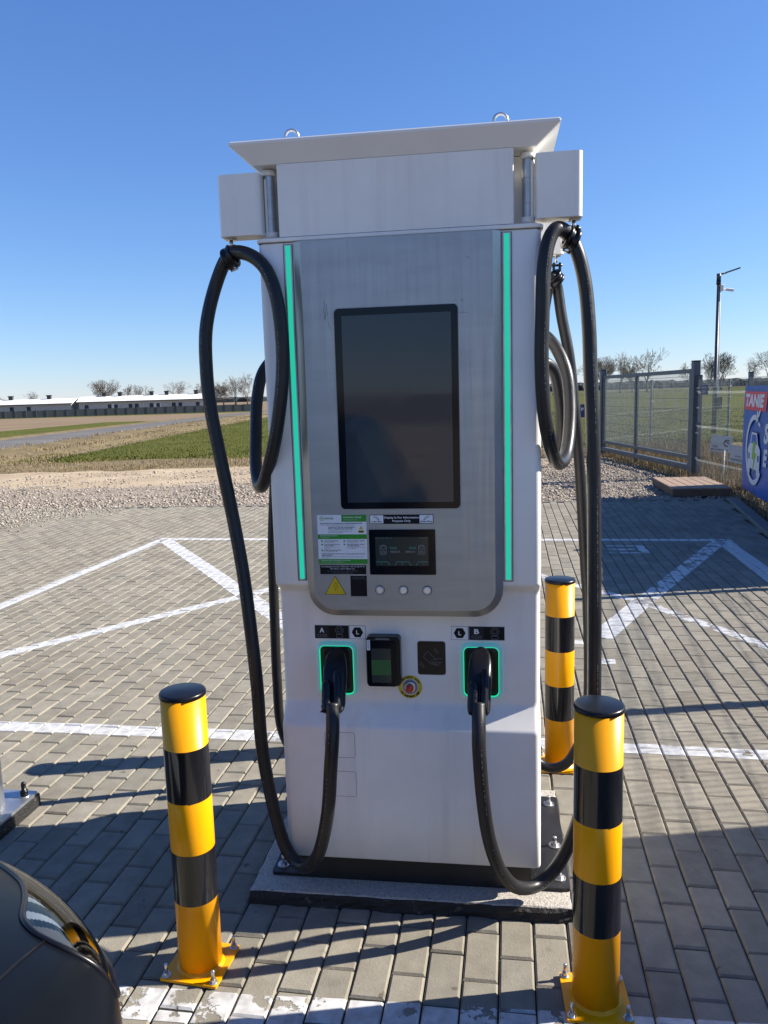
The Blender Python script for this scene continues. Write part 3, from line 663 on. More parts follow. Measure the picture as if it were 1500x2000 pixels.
TL_ = [('Aby skorzystać ze stacji ładowania, zainstaluj aplikację Elocity', -.2545, -.1225, 1.2585, .0050, 1), ('In order to use the charging station, first install the Elocity app', -.2545, -.149, 1.2540, .0036, 0),
       ('Zeskanuj kod QR albo znajdź aplikację', -.2285, -.1465, 1.2468, .0050, 1), ('Elocity w App Store lub Google Play', -.2285, -.153, 1.2415, .0050, 1), ('Scan the QR code or find Elocity App in the', -.2285, -.156, 1.2355, .0036, 0), ('App Store or Google Play', -.2285, -.184, 1.2310, .0036, 0),
       ('Uruchom aplikację Elocity', -.2435, -.1985, 1.2045, .0042, 1), ('Launch the Elocity App', -.2435, -.211, 1.2005, .0032, 0), ('Wprowadź / wybierz ładowarkę na', -.2435, -.1935, 1.1940, .0042, 1), ('mapie w aplikacji', -.2435, -.213, 1.1895, .0042, 1), ('Search for a station on the map', -.2435, -.197, 1.1858, .0030, 0), ('in the App', -.2435, -.2275, 1.1822, .0030, 0),
       ('Podłącz odpowiedni przewód', -.2435, -.192, 1.1757, .0042, 1), ('Plug in the appropriate cable', -.2435, -.2015, 1.1716, .0032, 0),
       ('Uruchom ładowanie w aplikacji', -.1725, -.1175, 1.2045, .0042, 1), ('Start charging in the App', -.1725, -.139, 1.2005, .0032, 0), ('Zakończ ładowanie w aplikacji', -.1725, -.118, 1.1940, .0042, 1), ('oraz odłącz przewód', -.1725, -.1355, 1.1895, .0042, 1), ('Stop charging in the App and unplug', -.1725, -.1175, 1.1858, .0030, 0), ('the charging cable', -.1725, -.145, 1.1822, .0030, 0),
       ('Po zakończeniu ładowania, jeśli nie chcesz otrzymać opłaty, zwolnij stanowisko', -.2525, -.1165, 1.1640, .0044, 1), ('opłaty postojowej.', -.2525, -.2185, 1.1595, .0042, 1), ('After charging please release the charging place, otherwise a parking fee may apply', -.2525, -.122, 1.1556, .0032, 0), ('may be charged', -.2525, -.2320, 1.1522, .0030, 0)]
for s, x0, x1, z0, h, bd in TL_: text(s, x0, x1, z0, z0+h, YS, PBLACK, st, .02 if bd else 0)
text('Aby naładować samochód', -.2555, -.2000, 1.2205, 1.2250, YS-.0004, PWHITE, st, .01); text('To charge your car', -.2545, -.224, 1.2150, 1.2182, YS-.0004, PWHITE, st)
text('Wyłącznie kartą można zapłacić w terminalu', -.2545, -.1630, 1.1438, 1.1480, YS-.0004, PWHITE, st, .01); text('You can only pay by card at the terminal', -.2545, -.185, 1.1385, 1.1415, YS-.0004, PWHITE, st)
for x, z in ((-.2505, 1.2060), (-.2503, 1.1955), (-.2500, 1.1770), (-.1805, 1.2060), (-.1803, 1.1955)): disc('bullet', x, z, .0028, YS, PGREEN, st, 12, .0004)
b = MB(); b.add([(-.1335, YS-.0004, 1.2425), (-.1205, YS-.0004, 1.2425), (-.127, YS-.0004, 1.2535)], [(0, 1, 2)]); b.build('warning_mark', PYELLOW, st)
plate('warning_box', -.135, -.119, 1.2315, 1.2395, YS, PYELLOW, st, th=.0003)
plate('warning_box', -.135, -.119, 1.2335, 1.2372, YS-.0003, PBLACK, st, th=.0003)
# help plate
hp = plate('help_plate', -.2595, -.1150, 1.1020, 1.1305, YP, PBLACK, CH)
for s, x0, x1, z0, h in (('Potrzebujesz pomocy? Zadzwoń: +48 22 290 79 92', -.2550, -.1195, 1.1232, .0052), ('lub napisz: support@elo.city', -.227, -.1500, 1.1165, .0052), ('Do you need help? Call us: +48 22 290 79 92', -.2360, -.1400, 1.1095, .0042), ('or e-mail: support@elo.city', -.219, -.158, 1.1040, .0042)):
    text(s, x0, x1, z0, z0+h, YP-.0008, PGREY if h < .005 else PWHITE, hp)
# second dark sticker (its code is left out)
qs = plate('service_sticker', -.1655, -.1145, 1.0325, 1.0975, YP, PBLACK, CH)
text('Zeskanuj i zapłać', -.158, -.121, 1.0912, 1.0945, YP-.0008, PGREY, qs); text('Scan and pay for the charging', -.162, -.118, 1.0865, 1.0895, YP-.0008, PGREY, qs)
# high-voltage triangle
def tri(x0, x1, xm, z0, z1): return [(x0, z0), (x1, z0), (xm, z1)]
hv = MB(); hv.add([(p[0], YP-.0006, p[1]) for p in tri(-.2475, -.1795, -.2133, 1.0375, 1.0970)], [(0, 1, 2)]); hv = hv.build('voltage_sign', PBLACK, CH)
b = MB(); b.add([(p[0], YP-.001, p[1]) for p in tri(-.2452, -.1818, -.2133, 1.0388, 1.0945)], [(0, 1, 2)]); b.build('yellow_face', PYELLOW, hv)
bo = [(-.2140, 1.0745), (-.2060, 1.0745), (-.2095, 1.0655), (-.2055, 1.0655), (-.2150, 1.0500), (-.2125, 1.0615), (-.2185, 1.0615), (-.2140, 1.0745)]
stroke('bolt_symbol', [bo], .0011, YP-.0012, PBLACK, hv)
# display notice
dn = plate('notice_sticker', -.0995, .0945, 1.2585, 1.2870, YP, PBLACK, CH, .003)
plate('white_field', -.0978, -.0575, 1.2605, 1.2853, YP-.0007, PWHITE, dn, .002, .0003); plate('white_field', .0525, .0928, 1.2605, 1.2853, YP-.0007, PWHITE, dn, .002, .0003)
text('Display Is For Information', -.0555, .0505, 1.2733, 1.2815, YP-.0009, PWHITE, dn, .02); text('Purpose Only', -.030, .026, 1.2630, 1.2710, YP-.0009, PWHITE, dn, .02)
text('Left Plug', -.0935, -.0620, 1.2620, 1.2682, YP-.0012, PBLACK, dn, .02); text('Right Plug', .0550, .0910, 1.2620, 1.2682, YP-.0012, PBLACK, dn, .02)
hs = [(-.088, 1.2805), (-.0865, 1.2785), (-.080, 1.2775), (-.0765, 1.2738), (-.0710, 1.2705), (-.0700, 1.2712), (-.0735, 1.2755), (-.0785, 1.2810), (-.0850, 1.2822), (-.088, 1.2805)]
stroke('plug_symbol', [hs, [(-.0712, 1.2712), (-.0690, 1.2690)]], .0010, YP-.0012, PBLACK, dn)
stroke('plug_symbol', [[(-p[0]-.005, p[1]) for p in hs], [(.0662, 1.2712), (.0640, 1.2690)]], .0010, YP-.0012, PBLACK, dn)
# small touch display
sm = plate('touch_display', -.103, .0995, 1.1015, 1.2415, YP, BGLASS, CH, .003, .003)
YD = YP-.0031
plate('lit_area', -.084, .0775, 1.1295, 1.2185, YD, DISPLAY2, sm, .0, .0002)
YD -= .0003
for cx in (-.0600, .0572):
    stroke('socket_symbol', [rrect(cx-.0098, cx+.0098, 1.1640, 1.1935, .006, 4)+[(cx-.0098, 1.170)], arc(cx, 1.1855, .0070, 0, 360, 16), arc(cx, 1.1715, .0070, 0, 360, 16, .0032)], .0012, YD, PSGREY, sm)
    for q in (-.003, .003): disc('socket_pin', cx+q, 1.1715, .0012, YD, PSGREY, sm, 8, .0003)
    for a in range(0, 360, 72): disc('socket_pin', cx+.0035*math.cos(R(a+18)), 1.1855+.0035*math.sin(R(a+18)), .0009, YD, PSGREY, sm, 8, .0003)
text('CCS2', -.0395, -.0185, 1.1818, 1.1880, YD, PTEAL, sm, .01); text('480kW', -.0395, -.0075, 1.1700, 1.1765, YD, PSGREY, sm, .01)
text('CCS2', .0195, .0405, 1.1818, 1.1880, YD, PTEAL, sm, .01); text('480kW', .0070, .0380, 1.1700, 1.1765, YD, PSGREY, sm, .01)
text('ELOCITY APP 1.4', -.083, -.032, 1.2145, 1.2172, YD, PSGREY, sm); text('10:22 AM', .051, .076, 1.2145, 1.2172, YD, PSGREY, sm)
stroke('menu_tab', [[(-.081, 1.1420), (-.047, 1.1420), (-.041, 1.1305)], [(-.0245, 1.1305), (-.0195, 1.1420), (.0185, 1.1420), (.0245, 1.1305)], [(.0395, 1.1305), (.0445, 1.1420), (.0765, 1.1420)]], .0013, YD, PTEAL, sm)
for x, s in ((-.0665, '<'), (-.002, 'o'), (.063, '>')): text(s, x-.002, x+.002, 1.1335, 1.1375, YD, PTEAL, sm)
# push buttons
for x in (-.0745, -.0015, .0715):
    b = MB(); M_ = Matrix.Translation((x, YP, 1.0525)) @ Matrix.Rotation(R(90), 4, 'X')
    b.lathe([(.0128, -.0005), (.0128, .0025), (.0118, .0038), (.0102, .0038), (.0098, .002)], 28, M_, cap=(False, False)); o = b.build('push_button', ZINC, CH)
    b = MB(); b.lathe([(.0098, .0012), (.0095, .003), (.0088, .0034)], 28, M_); b.build('button_face', BUTTON, o)
    stroke('button_groove', [arc(x, 1.0525, .0138, 0, 360, 28)], .0016, YP-.0003, SCUF if False else PDGREY, o)
SCUF = mat('scratch_dark', (.05, .055, .065), .5, .4)
for pth in ([(-.215, 1.925), (-.211, 1.885), (-.214, 1.870)], [(-.209, 1.915), (-.206, 1.880)], [(-.219, 1.905), (-.213, 1.868)], [(.179, 1.874), (.205, 1.8735)], [(.186, 1.912), (.194, 1.905)], [(.20, 2.03), (.212, 2.022)], [(-.205, 1.865), (-.2, 1.842)]):
    stroke('scratch', [pth], .0008, -.0202, SCUF, CH)
# middle section labels
YM = .05
def conn_label(x0, xm, x1, xh0, xh1, letter, z0, z1):
    lp = plate('connector_label', min(x0, xh0), max(x1, xh1), z0-.0005, z1+.0005, YM, GREYP, CH)
    plate('dark_field', x0+.001, x1-.001, z0+.001, z1-.001, YM-.0007, PBLACK, lp, 0, .0003); plate('grey_field', x0+.001, xm, z0+.001, z1-.001, YM-.001, PDGREY, lp, 0, .0003)
    plate('hex_field', xh0+.0012, xh1-.0012, z0+.001, z1-.001, YM-.0007, PWHITE, lp, 0, .0003)
    w_ = xm-x0; text(letter, x0+w_*.35, x0+w_*.68, z0+.020, z1-.008, YM-.0014, PWHITE, lp, .03); text('CCS2', x0+w_*.17, x0+w_*.86, z0+.0065, z0+.0145, YM-.0014, PGREY, lp)
    cx = (xm+x1)/2+.002; stroke('socket_symbol', [arc(cx, z1-.016, .0125, 0, 360, 20), arc(cx, z1-.016, .0065, 0, 360, 10), rrect(cx-.0105, cx+.0105, z0+.0035, z0+.0145, .005, 4)], .0012, YM-.0012, PGREY, lp)
    hx, hzz = (xh0+xh1)/2, (z0+z1)/2; b_ = MB(); b_.add([(hx+.0188*math.cos(R(a)), YM-.0012, hzz+.0188*math.sin(R(a))) for a in range(0, 360, 60)], [(0, 1, 2, 3, 4, 5)]); b_.build('hexagon', PBLACK, lp)
    text('L', hx-.004, hx+.005, hzz-.0065, hzz+.0065, YM-.0016, PWHITE, lp, .02)
conn_label(-.302, -.2555, -.190, -.1885, -.1355, 'A', .8735, .9175)
conn_label(.1935, .2400, .3045, .1375, .1915, 'B', .8755, .9195)
# sockets, rims and plugs
def socket(xc, zc):
    e = empty('connector_holster'); e.parent = CH
    x0, x1, z0, z1 = xc-.0535, xc+.0535, zc-.0795, zc+.0795
    b_ = MB(); b_.loft([[(p[0], y, p[1]) for p in rrect(x0-i, x1+i, z0-i, z1+i, .016+i, 6)] for y, i in ((YM-.001, .0135), (YM-.006, .0115), (YM-.0105, .006), (YM-.0112, .0022))], (False, False), True); b_.build('holster_rim', RIMGLOW, e)
    b_ = MB(); b_.loft([[(p[0], y, p[1]) for p in rrect(x0-i, x1+i, z0-i, z1+i, .016+i, 6)] for y, i in ((YM-.0112, .0022), (YM-.0112, .0), (YM-.004, .0))], (False, False)); b_.build('light_ring', LEDR, e)
    b_ = MB(); b_.loft([[(p[0], y, p[1]) for p in rrect(x0+i, x1-i, z0+i, z1-i, .016-i*.5, 6)] for y, i in ((YM-.004, .0), (YM+.0, .001), (YM-.003, .012), (YM-.0035, .0135))], (False, True)); b_.build('holster_face', BLACKP, e)
    return e
def plug(xc, zt, lean=0.0, zo=0.0):
    secs = [(.874, .000, .012, .012), (.868, -.015, .024, .022), (.852, -.032, .031, .034), (.828, -.048, .035, .044), (.79, -.068, .0365, .047), (.76, -.088, .0355, .042), (.73, -.108, .0345, .036), (.702, -.127, .0345, .033), (.693, -.133, .0335, .031), (.690, -.135, .030, .028)]
    kz = (zt-.69)/.184; b_ = MB(); rings_ = []
    for z, y, hw, hd in secs:
        t = (z-.69)/.184; x = xc+lean*t; z = .69+(z-.69)*kz+zo
        rings_.append([(x+hw*math.copysign(abs(math.cos(a))**.72, math.cos(a)), y+.004+hd*math.copysign(abs(math.sin(a))**.8, math.sin(a)), z+(math.sin(a)*hd*.42)) for a in np.linspace(0, 2*math.pi, 28, endpoint=False)])
    b_.loft(rings_, smooth=True); return b_, kz
def make_plug(cable, xc, zt, lean, zo=0.0):
    b_, kz = plug(xc, zt, lean, zo); o_ = fixn(b_.build('plug', BLACKP, cable))
    def rib(dx, r, za, zb, nm):
        pts = []
        for z in np.linspace(za, zb, 9):
            t = (z-.69)/.184
            ys = np.interp(z, [.69, .702, .73, .76, .79, .828, .852], [-.165, -.160, -.144, -.130, -.115, -.092, -.066])
            pts.append((xc+lean*t+dx, ys+.005, .69+(z-.69)*kz+zo-.008))
        m_ = MB(); rad = [r*.7]+[r]*7+[r*.8]; m_.tube(pts, rad, 14); m_.build(nm, BLACKP, o_ if False else cable)
    rib(-.017, .0155, .800, .694, 'plug_rib'); rib(.015, .0125, .836, .700, 'plug_rib'); 
    m_ = MB()
    for i in range(5):
        z = .775-i*.018; ys = np.interp(z, [.69, .702, .73, .76, .79], [-.165, -.160, -.144, -.130, -.115]); m_.box(xc-.029+lean*.3, xc-.005+lean*.3, ys-.0125, ys-.002, .69+(z-.69)*kz+zo-.009, .69+(z-.69)*kz+zo-.0075)
    m_.build('grip_notches', PDGREY, cable)
    return o_
socket(-.232, .7715); socket(.231, .7745)
CR = .0205
def clampring(cable, c, tang, top):
    t = Vector(tang).normalized(); M_ = Matrix.Translation(Vector(c)) @ t.to_track_quat('Z', 'Y').to_matrix().to_4x4()
    b_ = MB(); b_.lathe([(.0215, -.017), (.0315, -.017), (.0335, -.014), (.0335, -.006), (.0295, -.004), (.0295, .004), (.0335, .006), (.0335, .014), (.0315, .017), (.0215, .017)], 30, M_, cap=(False, False))
    o_ = b_.build('cable_clamp', BLACKP, cable)
    b_ = MB(); cx, cy, cz = c; tx, ty, tz = top
    for s in (-1, 1): b_.box(tx+s*.011-.0045, tx+s*.011+.0045, ty-.009, ty+.009, cz+.022, tz, b=.003)
    b_.cyl((tx-.02, ty, tz-.010), (tx+.02, ty, tz-.010), .0045, 10); b_.build('clamp_lug', BLACKP, cable)
    b_ = MB(); b_.cyl(tuple(M_ @ Vector((0, -.037, -.012))), tuple(M_ @ Vector((0, -.037, .012))), .0035, 8)
    b_.build('clamp_screw', ZINC, cable); return o_
def cable(pts, name='charging_cable', prints=True, collar=None):
    P = spline(pts, 9); b_ = MB(); b_.tube(P, CR, 18); o_ = b_.build(name, RUBBER, CH)
    if prints:
        b_ = MB(); T_ = 0; rr_ = random.Random(len(pts)); n = len(P)
        for i in range(6, n-8):
            if (i//7) % 3 == 2: continue
            p, q = P[i], P[i+1]; d = (q-p); L_ = d.length; d.normalize()
            side = Vector((.35*(-1 if p.x < 0 else 1), -1, .0)); side = (side-d*side.dot(d)).normalized(); up = d.cross(side)
            for k_ in range(max(1, int(L_/.004))):
                if rr_.random() < .35: continue
                a_ = p+d*(k_*.004+.0006); c_ = p+d*(k_*.004+.0006+rr_.choice([.0014, .0022, .003])); 
                o2 = side*(CR+.0003)
                b_.add([tuple(a_+o2-up*.0012), tuple(c_+o2-up*.0012), tuple(c_+o2+up*.0012), tuple(a_+o2+up*.0012)], [(0, 1, 2, 3)])
        b_.build('cable_print', PGREY, o_, kind='stuff')
    return o_
LOOP = [(-.517, .040, 2.076), (-.454, .010, 2.075), (-.392, -.020, 2.031), (-.357, -.035, 1.954), (-.341, -.045, 1.850), (-.342, -.045, 1.731), (-.358, -.045, 1.611), (-.385, -.030, 1.503), (-.438, .040, 1.395), (-.475, .100, 1.364), (-.510, .180, 1.415), (-.526, .250, 1.522), (-.534, .310, 1.643), (-.520, .360, 1.740), (-.47, .42, 1.804), (-.405, .45, 1.83)]
DOWN = [(-.569, .050, 1.989), (-.598, .030, 1.866), (-.602, .020, 1.741), (-.592, .010, 1.616), (-.565, 0, 1.457), (-.534, -.010, 1.281), (-.504, -.030, 1.106), (-.483, -.050, .930), (-.469, -.060, .749), (-.471, -.04, .548), (-.454, -.030, .372), (-0.424, -0.020, 0.206), (-0.389, -0.030, 0.146), (-0.337, -0.070, 0.146), (-0.276, -0.130, 0.235), (-0.231, -0.180, 0.396), (-0.211, -0.200, 0.555), (-0.204, -0.185, 0.661), (-.209, -.148, .735)]
c1 = cable(LOOP[::-1]+DOWN); clampring(c1, (-.513, .042, 2.070), (1, -.12, .35), (-.505, .035, 2.107)); make_plug(c1, -.2090, .825, -.014, .025)
RLOOP = [(.494, .040, 2.078), (.459, 0, 2.094), (.433, -.020, 2.059), (.418, -.035, 1.974), (.414, -.040, 1.848), (.412, -.040, 1.735), (.418, -.035, 1.605), (.435, -.010, 1.501), (.464, .080, 1.428), (.496, .180, 1.432), (.516, .260, 1.499), (.524, .320, 1.597), (.517, .360, 1.697), (.490, .400, 1.775), (.45, .44, 1.83), (.405, .46, 1.85)]
RDOWN = [(.520, .040, 2.023), (.540, .040, 1.936), (.550, .030, 1.820), (.554, .020, 1.704), (.560, .010, 1.557), (.565, 0, 1.363), (.566, -.020, 1.138), (.568, -.030, .907), (.567, -.040, .703), (.561, 0, .520), (.540, 0, .367), (0.506, -0.000, 0.245), (0.463, -0.005, 0.155), (0.402, -0.030, 0.104), (0.336, -0.100, 0.138), (0.287, -0.155, 0.223), (0.254, -0.185, 0.342), (0.237, -0.205, 0.481), (0.228, -0.205, 0.622), (0.227, -0.185, 0.691), (.226, -.143, .742)]
c2 = cable(RLOOP[::-1]+RDOWN); clampring(c2, (.499, .042, 2.070), (1, .25, -.45), (.505, .035, 2.107)); make_plug(c2, .2260, .829, .005, .031)
RR = [(.49, .70, 2.055), (.513, .75, 2.027), (.531, .75, 1.914), (.560, .75, 1.762), (.580, .75, 1.569), (.600, .76, 1.372), (.614, .77, 1.170), (.628, .78, .963), (.639, .79, .815), (.649, .80, .534), (.641, .80, .301), (.590, .81, .143), (.530, .83, .075), (.458, .85, .08), (.37, .84, .18), (.30, .82, .4), (.26, .78, .62)]
RL2 = [(.395, .42, 1.70), (.445, .47, 1.74), (.49, .52, 1.70), (.515, .58, 1.56), (.52, .64, 1.45), (.50, .70, 1.42), (.475, .75, 1.50), (.458, .76, 1.7), (.462, .75, 1.9), (.48, .72, 2.03)]
c3 = cable(RL2+RR, prints=False); clampring(c3, (.502, .715, 2.052), (.6, .5, -.7), (.508, .70, 2.107))
LL = [(-.405, .44, 1.70), (-.45, .5, 1.72), (-.47, .58, 1.5), (-.47, .66, 1.42), (-.46, .72, 1.6), (-.47, .74, 1.95), (-.50, .72, 2.05), (-.55, .72, 1.9), (-.58, .71, 1.6), (-.60, .70, 1.3), (-.618, .70, 1.085), (-.624, .70, .915), (-.634, .72, .692), (-.642, .74, .461), (-.640, .76, .247), (-.59, .79, .11), (-.50, .82, .075), (-.38, .84, .14), (-.29, .82, .35), (-.25, .78, .6)]
c4 = cable(LL, prints=False)
# payment terminal
te = empty('payment_terminal'); te.parent = CH
b = MB(); b.loft([[(p[0], y, p[1]) for p in rrect(-.130+i, -.0215-i, .731+i, .892-i, .012, 5)] for y, i in ((.049, 0), (.014, 0), (.010, .003))]); b.build('terminal_case', BLACKP, te)
b = MB(); b.loft([[(p[0], y, p[1]) for p in rrect(-.126, -.033, .733, .880, .008, 5)] for y in (.010, .004)]); b.build('terminal_front', BGLASS, te)
plate('terminal_display', -.112, -.050, .7455, .8575, .004, DISPLAY2, te, 0, .0004)
plate('green_area', -.112, -.050, .7705, .820, .0036, mat('terminal_green', (.01, .05, .02), .3, emis=((.01, .06, .025), .12)), te, 0, .0004)
plate('card_slot', -.099, -.0545, .8835, .8895, .0104, DARKGREY, te, .001, .0006)
plate('terminal_sticker', -.1255, -.1150, .852, .8845, .0036, PWHITE, te, .001, .0006)
text('|||||', -.1225, -.118, .856, .881, .0028, PDGREY, te)
# card reader pad
pad = plate('card_reader_pad', .029, .1195, .758, .870, YM, GREYP, CH, .009, .0004)
plate('pad_face', .0305, .118, .7595, .8685, YM-.0005, BLACKP, pad, .008, .0006)
yq = YM-.0013
stroke('card_symbol', [[(.0610, .8350), (.0480, .8180), (.0700, .7960), (.0745, .7935), (.0785, .7955)], [(.0610, .8350), (.0640, .8350), (.0860, .8110)], arc(.066, .815, .030, 25, 62, 8), arc(.066, .815, .036, 25, 62, 8), arc(.068, .812, .030, 200, 240, 8), arc(.068, .812, .036, 200, 240, 8),
       [(.0860, .8125), (.1070, .8125)], [(.1070, .8010), (.0760, .8010), (.0715, .8045), (.0760, .8085), (.0900, .8085)], [(.0745, .8000), (.0800, .7930)], [(.0810, .8000), (.0860, .7915)], [(.0875, .8000), (.0920, .7900)], [(.0800, .7930), (.0930, .7885), (.1020, .8000)]], .0010, yq, PGREY, pad)
# emergency stop
em = empty('emergency_stop'); em.parent = CH
cx, cz = .0035, .7165
def ringmesh(name, r0, r1, y, mt, parent, n=40):
    b_ = MB(); b_.loft([[(cx+r*math.cos(2*math.pi*i/n), yy, cz+r*math.sin(2*math.pi*i/n)) for i in range(n)] for r, yy in ((r1, y+.001), (r1, y-.0005), (r0, y-.0005))], (False, False)); return b_.build(name, mt, parent)
ringmesh('yellow_ring', .0265, .0385, YM, PYELLOW, em)
ringmesh('white_ring', .0250, .0268, YM-.0002, PWHITE, em)
M_ = Matrix.Translation((cx, YM, cz)) @ Matrix.Rotation(R(90), 4, 'X')
b = MB(); b.lathe([(.0258, .0002), (.0245, .0012), (.020, .0012), (.0185, .0008)], 36, M_); b.build('recess_disc', GREYP, em)
b = MB(); b.lathe([(.0185, .0008), (.0185, .006), (.0165, .007), (.012, .007)], 30, M_); b.build('button_collar', ZINC, em)
b = MB(); b.lathe([(.008, .006), (.008, .014), (.0125, .015), (.0128, .020), (.0115, .0235), (.006, .025)], 30, M_); b.build('stop_button', RED, em)
def arc_text(s, r, a0, a1, outward, mt, parent, y, h):
    for i, ch in enumerate(s):
        if ch == ' ': continue
        a = a0+(a1-a0)*i/(len(s)-1)
        Mt = Matrix.Translation((cx+r*math.cos(R(a)), 0, cz+r*math.sin(R(a)))) @ Matrix.Rotation(R(-(a-90 if outward else a+90)), 4, 'Y')
        text(ch, -h*.32, h*.32, -h/2, h/2, y, mt, parent, .03, M=Mt)
arc_text('Emergency Stop', .0325, 152, 28, True, PBLACK, em, YM-.0008, .0068); arc_text('For Emergency Only', .0325, 212, 328, False, PBLACK, em, YM-.0008, .0068)
b = MB(); b.box(-.414, .414, .3235, .3265, .142, 2.095)
for x in (-.4145, .4145):
    q_ = MB(); q_.box(x-.0006, x+.0006, .31, .313, .145, 2.09); q_.build('door_seam', DARKGREY, CH)
# service covers pressed into the lower door
for z0, z1 in ((.492, .577), (.358, .444)):
    stroke('access_cover', [rrect(-.272, -.174, z0, z1, .008, 4)+[(-.272, z0+.008)]], .0011, -.0004, DARKGREY, CH)
COL.objects.unlink(_to) if False else None

# ------------------------------------------------------------------ plinth
PL = empty('concrete_plinth', tuple(CHO), CHA, 'low speckled concrete plinth with tarred edges under the charging station', 'plinth')
x0, x1, y0, y1 = -.533, .507, -.054, .695
b = MB(); rings = []
rg = random.Random(3)
def rough_ring(z, o_, amp, n=26):
    P_ = []
    for (ax, ay), (bx_, by_) in (((x0, y0), (x1, y0)), ((x1, y0), (x1, y1)), ((x1, y1), (x0, y1)), ((x0, y1), (x0, y0))):
        for i in range(n):
            t = i/n; px, py = ax+(bx_-ax)*t, ay+(by_-ay)*t; nx, ny = (by_-ay), -(bx_-ax); L_ = math.hypot(nx, ny); e_ = o_+rg.uniform(-amp, amp); P_.append((px+nx/L_*e_, py+ny/L_*e_, z+rg.uniform(-amp, amp)*.3))
    return P_
r_top = rough_ring(.044, -.004, .002); b.loft([rough_ring(.040, .0, .002), [(p[0], p[1], .0438) for p in r_top]], (False, True)); b.build('slab_top', CONC, PL)
b = MB(); b.loft([rough_ring(-.05, .004, .003), rough_ring(.004, .010, .006), rough_ring(.018, .008, .005), rough_ring(.030, .006, .004), rough_ring(.0405, .002, .003), rough_ring(.0395, -.01, .002)], (True, False)); b.build('tarred_edge', TAR, PL)

# ------------------------------------------------------------------ bollards
def make_bollard(label):
    B = empty('bollard', (0, 0, 0), 0, label, 'bollard', 'yellow and black bollards round the charging station')
    b = MB(); b.lathe([(.0622, .012), (.0622, .838)], 48, cap=(True, True)); b.build('post_tube', YELLOW, B)
    for z0_, z1_ in ((.175, .335), (.505, .668)) if False else ((.228, .382), (.537, .691)):
        b = MB(); b.lathe([(.0628, z0_), (.0628, z1_)], 48, cap=(False, False)); b.build('black_band', BLACKB, B)
    b = MB(); b.lathe([(.0645, .834), (.0648, .838), (.0648, .842), (.063, .846), (.058, .8475), (.001, .8490)], 48); b.build('end_cap', BLACKP, B)
    b = MB(); b.loft([[(p[0], p[1], z) for p in rrect(-.087, .087, -.087, .087, .004, 2)] for z in (.003, .011)]); b.build('foot_plate', YELLOW, B)
    b = MB(); rs = random.Random(5); b.loft([[((r+rs.uniform(-.0012, .0012))*math.cos(2*math.pi*i/40), (r+rs.uniform(-.0012, .0012))*math.sin(2*math.pi*i/40), z) for i in range(40)] for r, z in ((.0705, .011), (.067, .0145), (.0622, .0185))], (False, False), True); b.build('weld_seam', YELLOW, B)
    bm_ = None
    for i, (sx, sy) in enumerate(((-1, -1), (1, -1), (1, 1), (-1, 1))):
        if bm_ is None: o = bolt_mb(.036, .0052, .0088, .0125).build('anchor_bolt', ZINC, B); bm_ = o.data
        else: o = link('anchor_bolt', bm_, None, B)
        o.location = (sx*.0725, sy*.0725, .0112); o.rotation_euler = (0, 0, i*.7)
    return B
B0 = make_bollard('yellow and black bollard in front of the left corner of the charger, beside the car')
B0.location = (-.577, 2.105, 0); B0.rotation_euler = (0, 0, R(-13))
for loc, rz, lb in (((.537, 1.925, 0), R(-6), 'yellow and black bollard at the front right, nearest the camera'), ((.744, 3.29, 0), R(-9), 'yellow and black bollard standing behind the right side of the charger'), ((-.345, 3.51, 0), R(-8), 'yellow and black bollard hidden behind the left side of the charger')):
    c = copy_tree(B0); c.location = loc; c.rotation_euler = (0, 0, rz); c['label'] = lb

# ------------------------------------------------------------------ steel post at the left edge
SP = empty('steel_post', (-1.589, 2.965, 0), R(-9), 'galvanised round post on a bolted plate at the left edge', 'post')
b = MB(); b.lathe([(.031, .058), (.031, 2.6)], 28); b.build('post_tube', GALV, SP)
b = MB(); b.loft([[(p[0], p[1], z) for p in rrect(-.115, .098, -.16, .130, .008, 3)] for z in (.046, .058)]); b.build('foot_plate', GALV, SP)
b = MB(); b.loft([[(p[0], p[1], z) for p in rrect(-.16, .108, -.20, .140, .02, 3)] for z in (-.05, .045)]); b.build('footing', TAR, SP)
for x, y in ((.066, .085), (.064, -.115), (-.08, .085), (-.08, -.115)):
    b = MB(); b.lathe([(.021, .058), (.021, .062)], 20, Matrix.Translation((x, y, 0))); b.build('washer', ZINC, SP)
    b = MB(); b.lathe([(.0155, .062), (.0155, .082), (.012, .085), (.0095, .086), (.0095, .112), (.007, .118), (.002, .120)], 20, Matrix.Translation((x, y, 0))); b.build('bolt_cap', BLACKP, SP)

# ------------------------------------------------------------------ parked car
CARP = mat('car_paint', (.004, .005, .007), .34, spec=.10, coat=.07, noise=(3, .2, 3))
CARP.node_tree.nodes['Principled BSDF'].inputs['Coat Roughness'].default_value = .09
GLASS = bpy.data.materials.new('lamp_lens'); GLASS.use_nodes = True
gt = GLASS.node_tree; gt.nodes.clear(); go_ = gt.nodes.new('ShaderNodeOutputMaterial'); gm_ = gt.nodes.new('ShaderNodeMixShader'); gtr = gt.nodes.new('ShaderNodeBsdfTransparent'); ggl = gt.nodes.new('ShaderNodeBsdfGlossy'); gfr = gt.nodes.new('ShaderNodeFresnel')
gtr.inputs[0].default_value = (.88, .90, .92, 1); ggl.inputs['Roughness'].default_value = .03; gfr.inputs[0].default_value = 1.5
gt.links.new(gfr.outputs[0], gm_.inputs[0]); gt.links.new(gtr.outputs[0], gm_.inputs[1]); gt.links.new(ggl.outputs[0], gm_.inputs[2]); gt.links.new(gm_.outputs[0], go_.inputs[0])
CHROME = mat('lamp_reflector', (.34, .36, .40), .22, 1.0)
LAMPG = mat('lamp_grey_insert', (.075, .072, .07), .35, .3)
